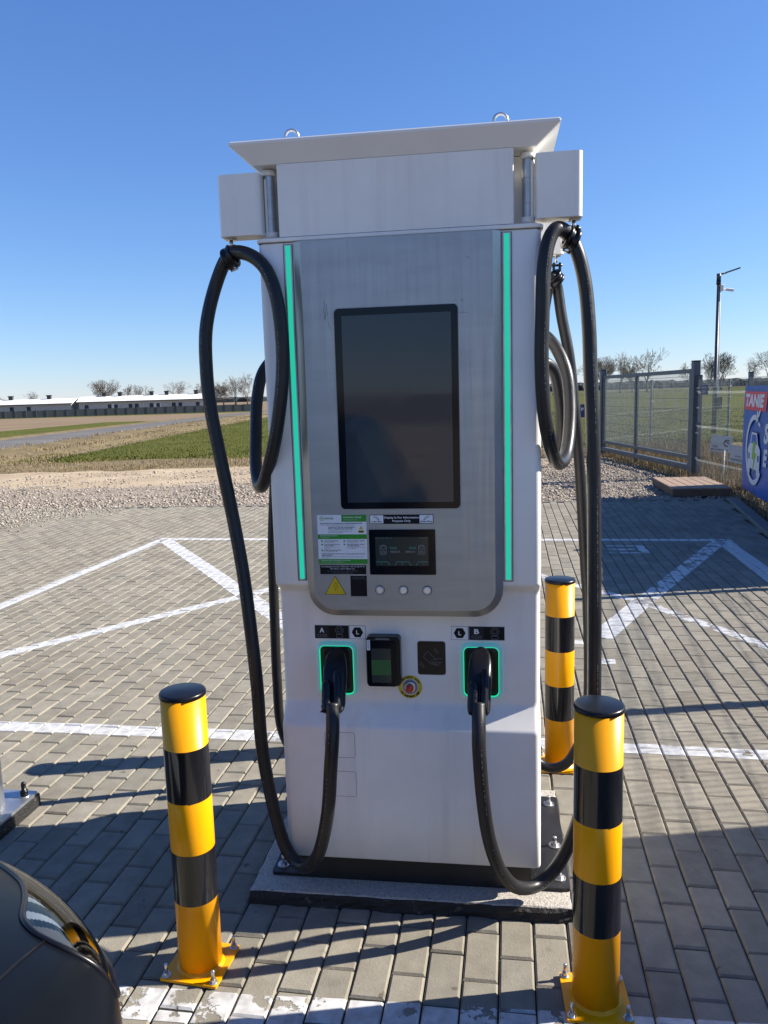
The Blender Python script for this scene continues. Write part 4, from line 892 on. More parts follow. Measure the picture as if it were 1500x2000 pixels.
LAMPB = mat('lamp_pale_bar', (.20, .23, .28), .3)
BOLREFL = mat('painted_bollard_reflection', (.5, .2, .01), .3)  # yellow bollard's reflection in the headlight, painted as an amber patch
WGLASS = mat('car_glass', (.008, .010, .012), .05, spec=.8)
TYRE = mat('tyre_rubber', (.015, .015, .015), .8); RIM = mat('alloy_rim', (.4, .4, .42), .3, .9)
CA = empty('parked_car', (-1.21, 1.76, 0), BYAW, 'dark car with clear headlight parked nose-in at the lower left', 'car')
LNG = 4.3
def wid(s):
    if s < .75: return .918*(1-(1-s/.75)**2.3)**(1/1.28)
    if s > 3.7: return .925-.16*((s-3.7)/.6)**2
    return .925
def ztop(s):
    if s < 1.15: return .655+.30*(1-math.exp(-s/.62))
    if s > 3.5: return .93-.10*((s-3.5)/.8)**2
    return .915
def surf(s, th):
    """car skin: s metres from the nose, th 0 (top centre) .. 1 (sill)"""
    W_ = max(wid(s), 1e-3); zt = ztop(s); zb = .20+.05*max(0, (.4-s))
    a = th*math.pi*.78; ex_ = .30
    x = W_*abs(math.sin(min(a, math.pi/2)))**ex_
    if a <= math.pi/2: zmid = .50; z = zmid+(zt-zmid)*abs(math.cos(a))**.38
    else:
        k = (a-math.pi/2)/(math.pi*.28); z = .50-(.50-zb)*k; x = W_*(1-.045*k*k)
    z += .028*math.exp(-((th-.36)/.07)**2)*min(1, s/.3)*0
    return x, -s, z
ss = [.62*(i/150)**1.35 for i in range(150)]+[.62+(LNG-.62)*(i/60)**1.2 for i in range(61)]
ns, nth = len(ss), 220; tt = [j/(nth-1) for j in range(nth)]
inner = [(.16, .075), (.30, .130), (.40, .185), (.469, .233), (.56, .303), (.616, .372), (.664, .448), (.705, .482), (.739, .494), (.777, .497), (.816, .487), (.845, .460), (.90, .44)]
def in_lens(x, s, z):
    if x < .22 or z < (.60 if x < .60 else .60+min(.085, (x-.60)*.45)): return False
    xs_ = [p[0] for p in inner]; lim = np.interp(x, xs_, [p[1] for p in inner]); return s < lim
grid = [[surf(s, t) for t in tt] for s in ss]
body = MB(); lens = MB(); bowl = MB()
V = [p for row in grid for p in row]
Fb, Fl = [], []
for i in range(ns-1):
    for j in range(nth-1):
        c = [(grid[a][b2]) for a, b2 in ((i, j), (i+1, j), (i+1, j+1), (i, j+1))]
        x = sum(p[0] for p in c)/4; s = -sum(p[1] for p in c)/4; z = sum(p[2] for p in c)/4
        f = (i*nth+j, (i+1)*nth+j, (i+1)*nth+j+1, i*nth+j+1)
        (Fl if in_lens(x, s, z) else Fb).append(f)
VL = [(-p[0], p[1], p[2]) for p in V]
body.add(V, Fb, True); body.add(VL, [f[::-1] for f in Fb], True); bo = fixn(body.build('body_shell', CARP, CA))
def sub(Vv, Ff, dz, off):
    idx = sorted(set(i for f in Ff for i in f)); mp_ = {i: k for k, i in enumerate(idx)}
    return [(Vv[i][0]-off*.75*(1 if Vv[i][0] > 0 else -1), Vv[i][1]-off*.7, Vv[i][2]+dz) for i in idx], [tuple(mp_[i] for i in f) for f in Ff]
for sgn, VV in ((1, V), (-1, VL)):
    FF = Fl if sgn > 0 else [f[::-1] for f in Fl]
    v_, f_ = sub(VV, FF, 0.0, 0.0); h = MB(); h.add(v_, f_, True); hl = h.build('headlight', GLASS, CA)
    groups = {}
    polys = [('painted_reflection', BOLREFL, [(.768, .405), (.800, .395), (.820, .440), (.790, .465)]), ('lamp_insert', LAMPG, [(.650, .420), (.700, .360), (.765, .385), (.792, .440), (.785, .470), (.70, .478)]), ('lamp_bar', LAMPB, [(.560, .285), (.625, .240), (.650, .262), (.585, .312)]), ('lamp_bar', LAMPB, [(.610, .350), (.680, .290), (.700, .315), (.632, .385)]),
             ('painted_reflection', BOLREFL, [(.805, .430), (.830, .420), (.842, .452), (.815, .470)]), ('lamp_trim', LAMPG, [(.30, .10), (.42, .15), (.52, .20), (.62, .20), (.74, .30), (.82, .40), (.86, .44), (.87, .30), (.60, .05), (.3, .0)])]
    def pin(x, s_, P_):
        c_ = False
        for i_ in range(len(P_)):
            (xa, ya), (xb, yb_) = P_[i_-1], P_[i_]
            if (ya > s_) != (yb_ > s_) and x < (xb-xa)*(s_-ya)/(yb_-ya)+xa: c_ = not c_
        return c_
    for f in FF:
        x = abs(sum(VV[i][0] for i in f)/4); s_ = -sum(VV[i][1] for i in f)/4
        k_ = next((i_ for i_, g_ in enumerate(polys) if pin(x, s_, g_[2])), -1); groups.setdefault(k_, []).append(f)
    for k_, ff in groups.items():
        dep = {-1: .045, 0: .03, 1: .026, 2: .022, 3: .026, 4: .02, 5: .012}[k_]
        v_, f_ = sub(VV, ff, -dep*.8, dep); h = MB(); h.add(v_, f_, True); h.build('lamp_bowl' if k_ < 0 else polys[k_][0], CHROME if k_ < 0 else polys[k_][1], hl)
    q = MB(); vv, ff = sub(VV, FF, 0, 0); ec = {}
    for f in ff:
        for a_ in range(4):
            e_ = (f[a_], f[(a_+1) % 4]); ec[tuple(sorted(e_))] = ec.get(tuple(sorted(e_)), [])+[e_]
    for l_ in ec.values():
        if len(l_) == 1:
            a_, b_ = l_[0]; A_, B_ = vv[a_], vv[b_]; d_ = lambda p: (p[0]-.036*(1 if p[0] > 0 else -1), p[1]-.034, p[2]-.038)
            q.add([A_, B_, d_(B_), d_(A_)], [(3, 2, 1, 0)])
    q.build('lamp_rim', BLACKP, hl)
    def onskin(x, s_):
        lo, hi = 0., .64
        for _ in range(30):
            th_ = (lo+hi)/2
            if surf(s_, th_)[0] < x: lo = th_
            else: hi = th_
        p = surf(s_, th_); return (p[0]*sgn, p[1], p[2]+.001)
    low = []
    for s_ in np.linspace(.470, .10, 14):
        lo, hi = .3, .9
        for _ in range(30):
            th_ = (lo+hi)/2; p = surf(s_, th_)
            if p[2] > (.60 if p[0] < .60 else .60+min(.085, (p[0]-.60)*.45)): lo = th_
            else: hi = th_
        low.append((p[0]*sgn, p[1], p[2]+.001))
    q = MB(); q.tube(spline([onskin(*p_) for p_ in inner[1:11]]+low, 5), .0055, 8); q.build('lamp_seal', BLACKP, hl)
# shut line between bonnet and wing
for sgn in (1, -1):
    q = MB(); pts = []
    for t in np.linspace(0, 1, 16):
        s = .50+t*1.0; x = .735+t*.05
        th = .5
        lo, hi = 0., .64
        for _ in range(24):
            th = (lo+hi)/2
            if surf(s, th)[0] < x: lo = th
            else: hi = th
        p = surf(s, th); pts.append((p[0]*sgn, p[1], p[2]+.0005))
    q.tube(pts, .0028, 6); q.build('shut_line', BLACKP, CA)
gh = MB()
def sec(s, hw, zt, hwb): return [(-hwb, -s, .89), (-hw, -s, zt-.04), (-hw*.86, -s, zt), (hw*.86, -s, zt), (hw, -s, zt-.04), (hwb, -s, .89)]
gh.loft([sec(1.05, .72, .93, .80), sec(1.75, .62, 1.44, .83), sec(2.6, .64, 1.50, .84), sec(3.4, .60, 1.42, .82), sec(4.1, .55, .95, .78)], smooth=False); gh.build('greenhouse', WGLASS, CA)
gr = MB(); gr.loft([[(-.50, -s, z+.005), (-.3, -s, z+.02), (.3, -s, z+.02), (.50, -s, z+.005), (.5, -s, z-.01), (-.5, -s, z-.01)] for s, z in ((1.8, 1.45), (2.6, 1.502), (3.35, 1.43))], smooth=True); gr.build('roof', CARP, CA)
for sgn in (1, -1):
    for s in (.86, 3.45):
        q = MB(); T_ = Matrix.Translation((sgn*.80, -s, .32)) @ Matrix.Rotation(R(90), 4, 'Y'); q.lathe([(.21, -.10), (.30, -.105), (.32, -.08), (.32, .08), (.30, .105), (.21, .10)], 36, T_); wl = q.build('wheel', TYRE, CA)
        q = MB(); q.lathe([(.205, -.085), (.205, .085), (.19, .10*1.02)], 30, T_); q.build('rim', RIM, wl)
q = MB(); q.box(-.40, .40, -.035, .0, .36, .47, b=.003); q.build('number_plate', PWHITE, CA)
q = MB(); q.loft([[(-.93-.0, -1.30, .96), (-.80, -1.26, .96), (-.80, -1.36, .96), (-.93, -1.38, .96)], [(-1.0, -1.29, 1.06), (-.83, -1.26, 1.06), (-.83, -1.36, 1.06), (-1.0, -1.37, 1.06)]]); q.build('mirror', CARP, CA)
q = MB(); q.loft([[(.80, -1.26, .96), (.93, -1.30, .96), (.93, -1.38, .96), (.80, -1.36, .96)], [(.83, -1.26, 1.06), (1.0, -1.29, 1.06), (1.0, -1.37, 1.06), (.83, -1.36, 1.06)]]); q.build('mirror', CARP, CA)

# ------------------------------------------------------------------ fences, gate, banner, signs
def mesh_panel(name, parent, L_, z0_, z1_, folds=(), step=.05, r_=.0022, hstep=.2):
    """welded wire panel in the local x-z plane: uprights every 5 cm, doubled cross wires, V folds"""
    q = MB(); n = int(L_/step)
    zz = [z0_]
    fold = []
    for f in folds: fold += [(f-.05, 0), (f, -.035), (f+.05, 0)]
    path = [(z0_, 0)]+fold+[(z1_, 0)]
    for i in range(n+1):
        x = min(i*step, L_)
        for (za, ya), (zb, yb) in zip(path[:-1], path[1:]):
            V_ = []
            for z, y in ((za, ya), (zb, yb)): V_ += [(x-r_, y-r_, z), (x+r_, y-r_, z), (x, y+r_, z)]
            q.add(V_, [(0, 1, 4, 3), (1, 2, 5, 4), (2, 0, 3, 5)])
    hs_ = sorted(set([round(z0_+.03+i*hstep, 3) for i in range(int((z1_-z0_)/hstep)+1)] + [p[0] for p in fold]))
    for z in hs_:
        y = next((p[1] for p in fold if abs(p[0]-z) < 1e-6), 0)
        q.add([(0, y-.006-r_, z-r_), (0, y-.006-r_, z+r_), (0, y-.006+r_, z), (L_, y-.006-r_, z-r_), (L_, y-.006-r_, z+r_), (L_, y-.006+r_, z)], [(0, 1, 4, 3), (1, 2, 5, 4), (2, 0, 3, 5)])
    o_ = q.build(name, WIRE, parent); o_['kind'] = 'stuff'; return o_
def post(parent, x, h=1.83, s=.035, y=.045):
    q = MB(); q.box(x-s, x+s, y-s*.8, y+s*.8, -.3, h-.012, b=.004); o_ = q.build('fence_post', FENCEM, parent)
    q = MB(); q.box(x-s-.003, x+s+.003, y-s*.8-.003, y+s*.8+.003, h-.012, h, b=.004); q.build('post_cap', BLACKP, o_)
    for z in (.35, .8, 1.25, 1.6):
        q = MB(); q.box(x-.045, x+.045, y-s*.8-.018, y-s*.8, z-.012, z+.012, b=.002); q.build('clip', ZINC, o_)
    return o_
def line_fence(name, a, b_, nposts, label, cat='fence', h=1.75, ends=(True, True), group=None, step=.05):
    a = np.array(a, float); b_ = np.array(b_, float); d = b_-a; L_ = np.linalg.norm(d)
    e = empty(name, (a[0], a[1], 0), math.atan2(d[1], d[0]), label, cat, group); span = L_/(nposts-1)
    for i in range(nposts):
        if (i == 0 and not ends[0]) or (i == nposts-1 and not ends[1]): continue
        post(e, i*span, h+.08)
    for i in range(nposts-1):
        p = mesh_panel('mesh_panel', e, span-.08, .04, h, (.35, .95, 1.55), step); p.location = (i*span+.04, 0, 0)
    return e
line_fence('wire_fence', (5.67, 14.25), (5.63, 12.22), 2, 'short grey mesh fence panel between the gate and the banner')
# the line runs on towards the camera: banner, open mesh, second banner
nd = np.array([-.248, -1.0]); nd /= np.linalg.norm(nd); P0 = np.array([5.63, 12.2]); nang = math.atan2(nd[1], nd[0])
line_fence('wire_fence', P0+nd*.06, P0+nd*6.05, 4, 'grey mesh fence along the right side carrying the blue banner', ends=(False, True))
line_fence('wire_fence', P0+nd*6.10, P0+nd*12.9, 4, 'grey mesh fence continuing past the banner at the right-hand kerb', ends=(False, True))
line_fence('wire_fence', (5.50, 19.75), (11.3, 25.7), 4, 'grey mesh fence running off behind the gate across the field', ends=(False, True), step=.07)
line_fence('wire_fence', (5.42, 19.75), (.9, 20.5), 3, 'low grey mesh fence leaving the gate to the left', h=1.6, ends=(False, True), step=.07)
# gate
G0, G1 = np.array([5.50, 19.70]), np.array([5.69, 14.40]); gd = G1-G0; GL = np.linalg.norm(gd)
GA = empty('gate', (G0[0], G0[1], 0), math.atan2(gd[1], gd[0]), 'grey steel sliding gate with mesh infill and two tall posts', 'gate')
def gbox(nm, *a, mt_=FENCEM, bev=.004):
    q = MB(); q.box(*a, b=bev); return q.build(nm, mt_, GA)
for x in (0, GL): 
    gbox('gate_post', x-.06, x+.06, -.06, .06, -.2, 2.07); gbox('post_cap', x-.065, x+.065, -.065, .065, 2.07, 2.09, mt_=BLACKP)
gbox('side_stile', .08, .16, -.03, .03, .12, 1.93); gbox('side_stile', GL-.20, GL-.08, -.03, .03, .12, 1.95)
gbox('middle_stile', GL*.44-.04, GL*.44+.04, -.032, .032, .02, 1.95)
gbox('top_rail', .16, GL-.20, -.028, .028, 1.87, 1.945); gbox('bottom_rail', .16, GL-.20, -.028, .028, .30, .37); gbox('bottom_beam', .0, GL-.06, -.045, .045, .10, .20)
p = mesh_panel('mesh_panel', GA, GL*.44-.22, .38, 1.87, (), .05, .0036, .2); p.location = (.17, 0, 0)
p = mesh_panel('mesh_panel', GA, GL*.56-.26, .38, 1.87, (), .05, .0036, .2); p.location = (GL*.44+.045, 0, 0)
# banner
BANB = mat('banner_blue', (.014, .105, .40), .45, noise=(1.2, .12, 3), ncol=(.8, (.01, .20, .60), .55, .8)); BANR = mat('banner_red', (.75, .03, .08), .45); BANW = mat('banner_white', (.72, .72, .72), .45); BANG = mat('banner_green', (.22, .50, .02), .45)
BN = empty('banner', (P0[0], P0[1], 0), nang, 'blue advertising banner with a red TANIE box and an electric car emblem', 'banner')
ylow = lambda x: .03+.03*math.sin(x*3.1)
FY = .032   # in front of the mesh (towards the paving)
def ban_mesh(nm, L_, mt_, parent, z0_=.03, z1_=1.615):
    q = MB(); nx, nz_ = 60, 18; V_ = []
    for i in range(nx+1):
        for j in range(nz_+1):
            x = L_*i/nx; t = j/nz_; yy = -FY-.006-.012*math.sin(x*4.2+t*2)*math.sin(t*math.pi)-.004*math.sin(x*17)
            V_.append((x, yy, z0_+(z1_-z0_)*t-.012*math.sin((x % 1.1)/1.1*math.pi)*(1 if j > nz_/2 else -1)))
    q.add(V_, [(i*(nz_+1)+j, (i+1)*(nz_+1)+j, (i+1)*(nz_+1)+j+1, i*(nz_+1)+j+1) for i in range(nx) for j in range(nz_)], True)
    q.add([(v[0], v[1]+.0015, v[2]) for v in V_], [(i*(nz_+1)+j+1, (i+1)*(nz_+1)+j+1, (i+1)*(nz_+1)+j, i*(nz_+1)+j) for i in range(nx) for j in range(nz_)], True)
    return q.build(nm, mt_, parent)
# from the paving side the local x axis runs to the viewer's right
ban_mesh('banner_sheet', 6.0, BANB, BN, .045, 1.625)
yb = -FY-.024
def bpoly(nm, polys, mt_, y=yb):
    q = MB()
    for P_ in polys: q.add([(p[0], y, p[1]) for p in P_], [tuple(range(len(P_)))])
    return q.build(nm, mt_, BN)
bpoly('red_box', [[(.10, 1.265), (1.52, 1.265), (1.60, 1.535), (.16, 1.535)]], BANR)
text('TANIE', .185, 1.42, 1.315, 1.500, yb-.002, BANW, BN, .05, .25)
stroke('emblem_arc', [arc(.86, .70, .53, 82, 322, 44, .47)], .075, yb-.001, BANW, BN)
bpoly('emblem_plug', [[(.93, 1.09), (1.06, 1.13), (1.04, 1.27), (.98, 1.25)], [(1.04, 1.20), (1.10, 1.17), (1.20, 1.26), (1.17, 1.29)], [(1.06, 1.08), (1.12, 1.11), (1.22, 1.08), (1.19, 1.04)]], BANW, yb-.0015)
bpoly('emblem_car', [[(.46, .42), (1.24, .42), (1.26, .72), (1.14, .78), (.58, .78), (.44, .70)], [(.60, .78), (1.12, .78), (1.02, .95), (.68, .95)], [(.48, .34), (.62, .34), (.62, .42), (.48, .42)], [(1.06, .34), (1.20, .34), (1.20, .42), (1.06, .42)]], BANW, yb-.001)
bpoly('emblem_window', [[(.66, .79), (1.05, .79), (.985, .92), (.715, .92)]], BANB, yb-.002)
bpoly('emblem_lamp', [[(.50, .55), (.60, .55), (.60, .64), (.50, .64)], [(1.10, .55), (1.20, .55), (1.20, .64), (1.10, .64)]], BANB, yb-.002)
bpoly('emblem_bolt', [[(.80, .82), (.98, .82), (.90, .66), (1.02, .66), (.80, .34), (.86, .56), (.74, .56)]], BANG, yb-.003)
text('S', 1.46, 1.78, .83, 1.11, yb-.002, BANW, BN, .05, .2); text('E', 1.46, 1.72, .52, .76, yb-.002, BANW, BN, .05, .2)
B2 = empty('banner', tuple(P0+nd*9.55)+(0,), nang, 'plain blue banner on the near end of the mesh fence', 'banner')
ban_mesh('banner_sheet', 2.6, BANB, B2, .045, 1.78)
# small signs
SIGNW = mat('sign_grey_white', (.42, .44, .47), .5); SIGNB = mat('sign_navy', (.02, .03, .10), .4)
def sign(loc, rz, w_, h_, lines, label, tilt=0, mt_=SIGNW, tm=PBLACK, z_in=.06, cat='sign'):
    e = empty('sign', loc, rz, label, cat); q = MB(); q.loft([[(p[0], y, p[1]) for p in rrect(-w_/2, w_/2, -h_/2, h_/2, .006, 2)] for y in (.003, 0)]); e.rotation_euler = (0, tilt, rz); q.build('sign_plate', mt_, e)
    for s_, a0, a1, b0, b1 in lines: text(s_, a0, a1, b0, b1, -.0012, tm, e, .02)
    return e
s1 = sign((5.98, 13.9, .615), R(4), .39, .29, [('TEREN', -.17, -.05, -.075, -.035), ('MONITOROWANY', -.17, .14, -.13, -.09)], 'grey white sign reading TEREN MONITOROWANY on a stake behind the fence', R(8))
stroke('camera_symbol', [arc(.10, .02, .055, 40, 300, 14), [(.06, .05), (.14, .02)]], .022, -.001, PBLACK, s1)
s2 = sign((6.22, 13.75, .43), R(2), .29, .30, [('WSTĘP', -.06, .06, -.06, -.02), ('WZBRONIONY', -.12, .12, -.12, -.08)], 'grey white sign reading WSTĘP WZBRONIONY leaning lower right of the other sign', R(13))
STK = empty('stake', (6.02, 13.85, 0), 0, 'thin white stake propping the sign behind the fence', 'stake'); q = MB(); q.cyl((-.0, .03, -.05), (.06-.06, .0, .5), .012, 8); q.build('stake_rod', PWHITE, STK)
sign((5.60, 13.78, 1.57), R(-90), .30, .17, [('TEREN PRYWATNY', -.10, .10, .02, .05), ('ZAKAZ', -.09, .09, -.055, -.015)], 'small navy sign hung high on the mesh panel beside the gate', 0, SIGNB, SIGNW)
sign((5.01, 19.75, 1.10), R(-8), .11, .32, [('P', -.03, .03, .0, .08)], 'small blue and white sign hung on the far fence seen between the cables', 0, SIGNB, PWHITE)
# pallet of boards
PT = empty('pallet', (4.93, 12.62, 0), R(-8), 'low weathered wooden deck lying in front of the gate post', 'pallet')
pc = [(4.96, 14.15), (5.79, 13.92), (5.35, 11.85), (4.55, 12.05)]
for i in range(6):
    q = MB(); q.box(-.42+i*.145, -.42+i*.145+.137, -.78, .78, .085, .108, b=.003); o = q.build('plank', WOOD, PT)
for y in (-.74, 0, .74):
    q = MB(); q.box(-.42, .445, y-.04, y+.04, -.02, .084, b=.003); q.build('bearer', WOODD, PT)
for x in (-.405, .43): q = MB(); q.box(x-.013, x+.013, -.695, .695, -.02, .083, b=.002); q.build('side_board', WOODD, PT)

# ------------------------------------------------------------------ lamp post with camera
LP = empty('lamp_post', (11.55, 27.5, 0), 0, 'tall dark lamp post with a slanted lamp head and a white security camera', 'lamp post')
b = MB(); b.lathe([(.085, -.1), (.085, 1.6), (.06, 1.65), (.05, 5.2)], 16); b.build('pole', POLEM, LP)
b = MB(); b.cyl((0, 0, 5.15), (0, 0, 5.36), .07, 14); b.cyl((0, 0, 5.32), (.24, 0, 5.38), .032, 10); b.build('arm', POLEM, LP)
b = MB(); T_ = Matrix.Translation((.42, 0, 5.44)) @ Matrix.Rotation(R(-17), 4, 'Y'); b.box(-.22, .28, -.10, .10, -.025, .025, T_, b=.012); b.build('lamp_head', POLEM, LP)
b = MB(); b.box(.045, .16, -.07, .07, 4.78, 5.0, b=.02); b.build('camera_mount', PWHITE, LP)
b = MB(); b.cyl((.16, 0, 4.86), (.25, 0, 4.85), .02, 8); T_ = Matrix.Translation((.38, 0, 4.82)) @ Matrix.Rotation(R(8), 4, 'Y'); b.box(-.14, .14, -.045, .045, -.045, .045, T_, b=.015); b.build('camera', PWHITE, LP)
b = MB(); b.box(-.10, .09, -.14, -.08, .80, 1.22, b=.01); b.box(.11, .20, -.14, -.08, .82, 1.24, b=.01); b.build('junction_box', BLACKM, LP)
b = MB(); b.tube([(.075, -.09, .1), (.078, -.09, 1.6), (.055, -.06, 3.2), (.052, -.05, 4.8)], .014, 6); b.build('lit_side_strip', PWHITE, LP)  # white tube standing in for the sunlit right side of the pole
b = MB(); b.cyl((0, 0, 5.0), (0, 0, 5.14), .075, 12); b.build('mount_band', BLACKM, LP)

# ------------------------------------------------------------------ bare trees
def tree_mesh(seed, H, spread=1.0, multi=1, twig=.016):
    rr_ = random.Random(seed); TR, CRN = MB(), MB()
    def seg(mb, p, q, r0, r1, n):
        d = (q-p); u = d.orthogonal().normalized(); v = d.cross(u).normalized(); V_ = []
        for c_, r_ in ((p, r0), (q, r1)):
            for j in range(n): a = 2*math.pi*j/n; V_.append(tuple(c_+(u*math.cos(a)+v*math.sin(a))*r_))
        mb.add(V_, [(j, (j+1) % n, n+(j+1) % n, n+j) for j in range(n)], True)
    def grow(p, d, L_, r_, depth):
        n = 3 if depth < 3 else 2; q = p
        for i in range(n):
            dd = (d+Vector((rr_.uniform(-1, 1), rr_.uniform(-1, 1), rr_.uniform(-.4, .8)))*(.14 if depth < 2 else .30)).normalized()
            q2 = q+dd*L_/n; r2 = max(r_*(1-.20), twig*.5); seg(TR if depth == 0 else CRN, q, q2, r_, r2, 6 if depth < 2 else 3); q = q2; r_ = r2; d = dd
            if 1 <= depth < 5 and i < n-1 and rr_.random() < .5:
                grow(q, side(d, .6, 1.05), L_*rr_.uniform(.45, .7), max(r_*.5, twig), depth+1)
        if depth >= 6 or L_ < .35: return
        k = 3 if depth < 2 else 2
        if depth > 2 and rr_.random() < .22: k += 1
        for _ in range(k): grow(q, side(d, .22, .58), L_*rr_.uniform(.70, .90), max(r_*.70, twig), depth+1)
    def side(d, a0, a1):
        u = d.orthogonal().normalized(); u = Matrix.Rotation(rr_.uniform(0, 6.28), 3, d) @ u; a = rr_.uniform(a0, a1)*spread
        v = (d*math.cos(a)+u*math.sin(a)); v.z += .16; return v.normalized()
    for m_ in range(multi):
        d = Vector((rr_.uniform(-.25, .25)*(multi-1)*.8, rr_.uniform(-.2, .2)*(multi-1), 1)).normalized(); grow(Vector((m_*.25, 0, -.3)), d, H*.22, H*.034/(multi**.4), 0)
    # scale to the wanted height
    mz = max(v[2] for v in CRN.v); k = H/mz
    for mb in (TR, CRN): mb.v = [(v[0]*k, v[1]*k, v[2]*k) for v in mb.v]
    return TR, CRN
tp = []
for i, (sd_, H, sp, mu) in enumerate([(11, 12, 1.0, 1), (23, 12, 1.15, 1), (37, 11, .85, 2), (41, 10, 1.25, 1), (59, 12, .95, 3), (83, 9, 1.1, 2)]):
    TR, CRN = tree_mesh(sd_, H, sp, mu, .022)
    ms = []
    for nm, mb in (('trunk', TR), ('crown', CRN)):
        me = bpy.data.meshes.new(nm); me.from_pydata(mb.v, [], mb.f); me.polygons.foreach_set('use_smooth', mb.sm); me.materials.append(BARK); ms.append(me)
    tp.append(ms)
def px_to_ground(px, D): return (px-750)/1540*D
TREES = [  # x position in the picture, distance, type, height factor, label
 (10, 300, 1, .62, 'small bare tree at the far left edge above the long roof'), (75, 290, 0, .72, 'round bare tree rising behind the left part of the long roof'), (168, 330, 5, .62, 'small hazy bare tree behind the roof between two chimneys'),
 (214, 285, 4, 1.0, 'bare tree of several upright stems behind the middle of the long roof'), (262, 290, 1, .86, 'left one of a pair of bare trees behind the roof'), (290, 290, 3, .98, 'right one of a pair of bare trees behind the roof'),
 (357, 280, 3, 1.06, 'spreading dark bare tree over the right end of the long building'), (402, 300, 0, .85, 'pale bare tree half hidden by the left cable'), (430, 270, 2, .88, 'slim bare tree right of the left cable'), (447, 270, 5, 1.1, 'second slim bare tree right of the left cable'),
 (471, 262, 1, .95, 'dark bare tree seen inside the left cable loop'), (492, 262, 0, 1.02, 'bare tree touching the inner edge of the left cable loop'),
 (1084, 255, 1, .95, 'bare tree seen through the right cable loop'), (1118, 290, 0, .85, 'faint bare tree between the right-hand cables'), (1168, 235, 2, .98, 'tall bare tree left of the gate beside the cable'), (1176, 238, 4, .95, 'many-branched bare tree by the left gate post'),
 (1213, 232, 0, 1.03, 'wide bare tree seen above the left half of the gate'), (1236, 236, 5, 1.08, 'low bare tree seen above the middle gate stile'), (1266, 232, 1, 1.12, 'largest bare tree with a leaning trunk above the gate'),
 (1352, 250, 3, .92, 'leaning bare tree above the right gate post'), (1384, 262, 5, 1.12, 'bare tree just left of the lamp post'), (1408, 240, 4, .98, 'rounded bare tree just right of the lamp post'), (1465, 245, 0, .82, 'bare tree above the left end of the banner'), (1500, 235, 1, 1.12, 'large bare tree at the right edge of the picture')]
rt = random.Random(4)
for px, D, ty, hf, lb in TREES:
    X_ = px_to_ground(px, D); z_ = float(hz(X_, D)); e = empty('tree', (X_, D, z_-.05), rt.uniform(0, 6.28), lb, 'tree', 'bare trees along the horizon'); e.scale = (hf*1.12, hf*1.12, hf*(.98))
    for me in tp[ty]: link(me.name, me, None, e)
# far woodland: one dark band of undulating tops
WOODM = ground_mat('far_wood', [(.35, (.040, .050, .055)), (.65, (.075, .085, .08)), (.5, (.055, .066, .066))], [(.15, .7), (.6, .3)], None)
def wood(name, xa, xb, D, h0, h1, label, seed):
    r2 = np.random.default_rng(seed); q = MB(); n = 160; V_ = []
    xs_ = np.linspace(xa, xb, n)
    hh = h0+(h1-h0)*np.convolve(r2.random(n+8), np.ones(9)/9, 'valid')[:n]*1.3+r2.normal(0, .25, n)
    for k_, (dy, f) in enumerate(((0, 0), (0, .72), (6, 1.0), (30, .9), (60, 0))):
        for i in range(n): V_.append((xs_[i], D+dy+r2.normal(0, 1.5), float(hz(xs_[i], D))-.5+hh[i]*f*(1+r2.normal(0, .05) if f else 1)))
    q.add(V_, [(k_*n+i, k_*n+i+1, (k_+1)*n+i+1, (k_+1)*n+i) for k_ in range(4) for i in range(n-1)]); o_ = q.build(name, WOODM); tag(o_, label, kind='stuff')
wood('far_woodland', 40, 420, 620, 4.5, 7.5, 'dark band of far woodland on the right horizon', 1)
wood('far_woodland', -800, 30, 800, 3.0, 6.0, 'dark band of far woodland on the left horizon', 2)

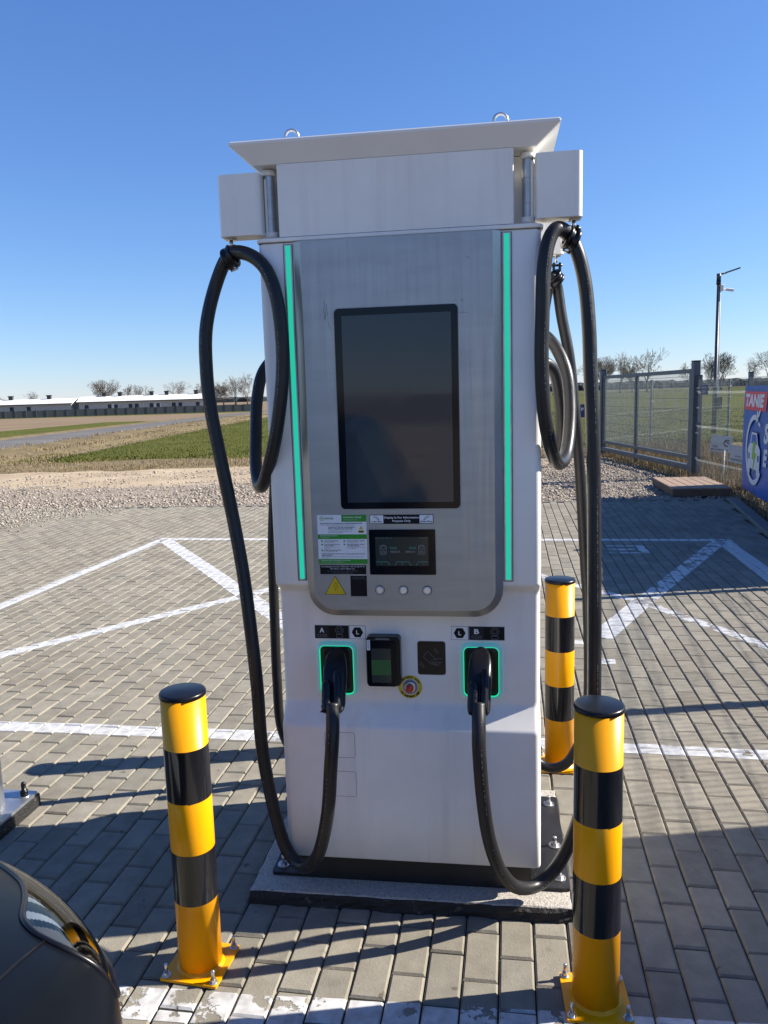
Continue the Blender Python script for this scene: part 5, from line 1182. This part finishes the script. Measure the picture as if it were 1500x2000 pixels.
# ------------------------------------------------------------------ long farm building, concrete wall
SHEDW = mat('shed_wall', (.42, .41, .39), .8, noise=(.5, .06, 4)); SHEDR = mat('shed_roof', (.66, .66, .64), .6, noise=(.6, .05, 4)); SHEDD = mat('shed_dark', (.03, .03, .035), .6)
WALLM = mat('wall_concrete', (.105, .105, .10), .9, noise=(.8, .15, 4)); WALLP = mat('wall_pillar_concrete', (.26, .26, .25), .9, noise=(.8, .1, 4))
def shed(xa, xb, D, D2, zb, hw, hr, label, nwin, ych, skew=0):
    e = empty('farm_building', (xa, D, zb), math.atan2(skew, xb-xa), label, 'building', 'long white farm buildings'); L_ = math.hypot(xb-xa, skew); dp = 9
    q = MB(); q.box(0, L_, 0, dp, 0, hw); q.build('wall', SHEDW, e)
    q = MB(); q.loft([[(x, -.7, hw-.12), (x, dp/2, hr), (x, dp+.7, hw-.12), (x, dp+.7, hw+.06), (x, dp/2, hr+.2), (x, -.7, hw+.06)] for x in (-.6, L_+.6)]); q.build('roof', SHEDR, e)
    q = MB(); q.box(-.55, L_+.55, -.74, -.705, hw-.16, hw+.02); q.build('gutter', SHEDD, e)
    wme = None
    for x in nwin:
        if x > L_-1: continue
        if wme is None:
            q = MB(); q.box(-.5, .5, -.06, -.01, 1.7, 2.9); w0 = q.build('window', SHEDD, e); wme = w0.data
        else: w0 = link('window', wme, None, e)
        w0.location = (x, 0, 0)
    for x in ych:
        if x > L_: continue
        q = MB(); q.box(x-.5, x+.5, dp/2-.5, dp/2+.5, hr-.1, hr+1.0); q.box(x-.65, x+.65, dp/2-.65, dp/2+.65, hr+1.0, hr+1.25); q.build('chimney', SHEDD, e)
    for x in (L_*.28, L_*.62):
        q = MB(); q.box(x-.9, x+.9, -.05, -.01, .4, 3.0); q.build('door', SHEDR, e)
    return e
shed(-146, -85.5, 214, 0, -1.85, 3.55, 4.75, 'long low white farm shed at the far left, its left section', [8, 13, 25, 30, 37, 41.0, 45, 49.5], [10, 28, 43.5, 53.8], skew=6)
shed(-83.5, -49.6, 220.5, 0, -1.85, 3.75, 5.05, 'long low white farm shed at the far left, its right section', [2.0, 8.2, 9.9, 13.8, 15.5, 19.5, 21.3, 25.6, 27.4, 32.2], [6.0, 10.3, 19.0, 23.2, 31.4], skew=4)
WA, WB = np.array([-118.0, 199.0]), np.array([-34.0, 213.0])
WL = empty('concrete_wall', (WA[0], WA[1], -1.95), math.atan2(*(WB-WA)[::-1]), 'long dark concrete panel wall in front of the farm sheds', 'wall')
n = 34; Lw = np.linalg.norm(WB-WA)/n; pm = cm = None
for i in range(n):
    if pm is None:
        q = MB(); q.box(.12, Lw-.12, -.04, .04, 0, 2.05); o = q.build('wall_panel', WALLM, WL); pm = o.data
        q = MB(); q.box(-.12, .12, -.09, .09, 0, 2.2); c = q.build('wall_pillar', WALLM, WL); cm = c.data
    else: o = link('wall_panel', pm, None, WL); c = link('wall_pillar', cm, None, WL)
    o.location = (i*Lw, 0, .02*math.sin(i*2.1)); c.location = (i*Lw, 0, 0)
bpy.data.objects.remove(_to)
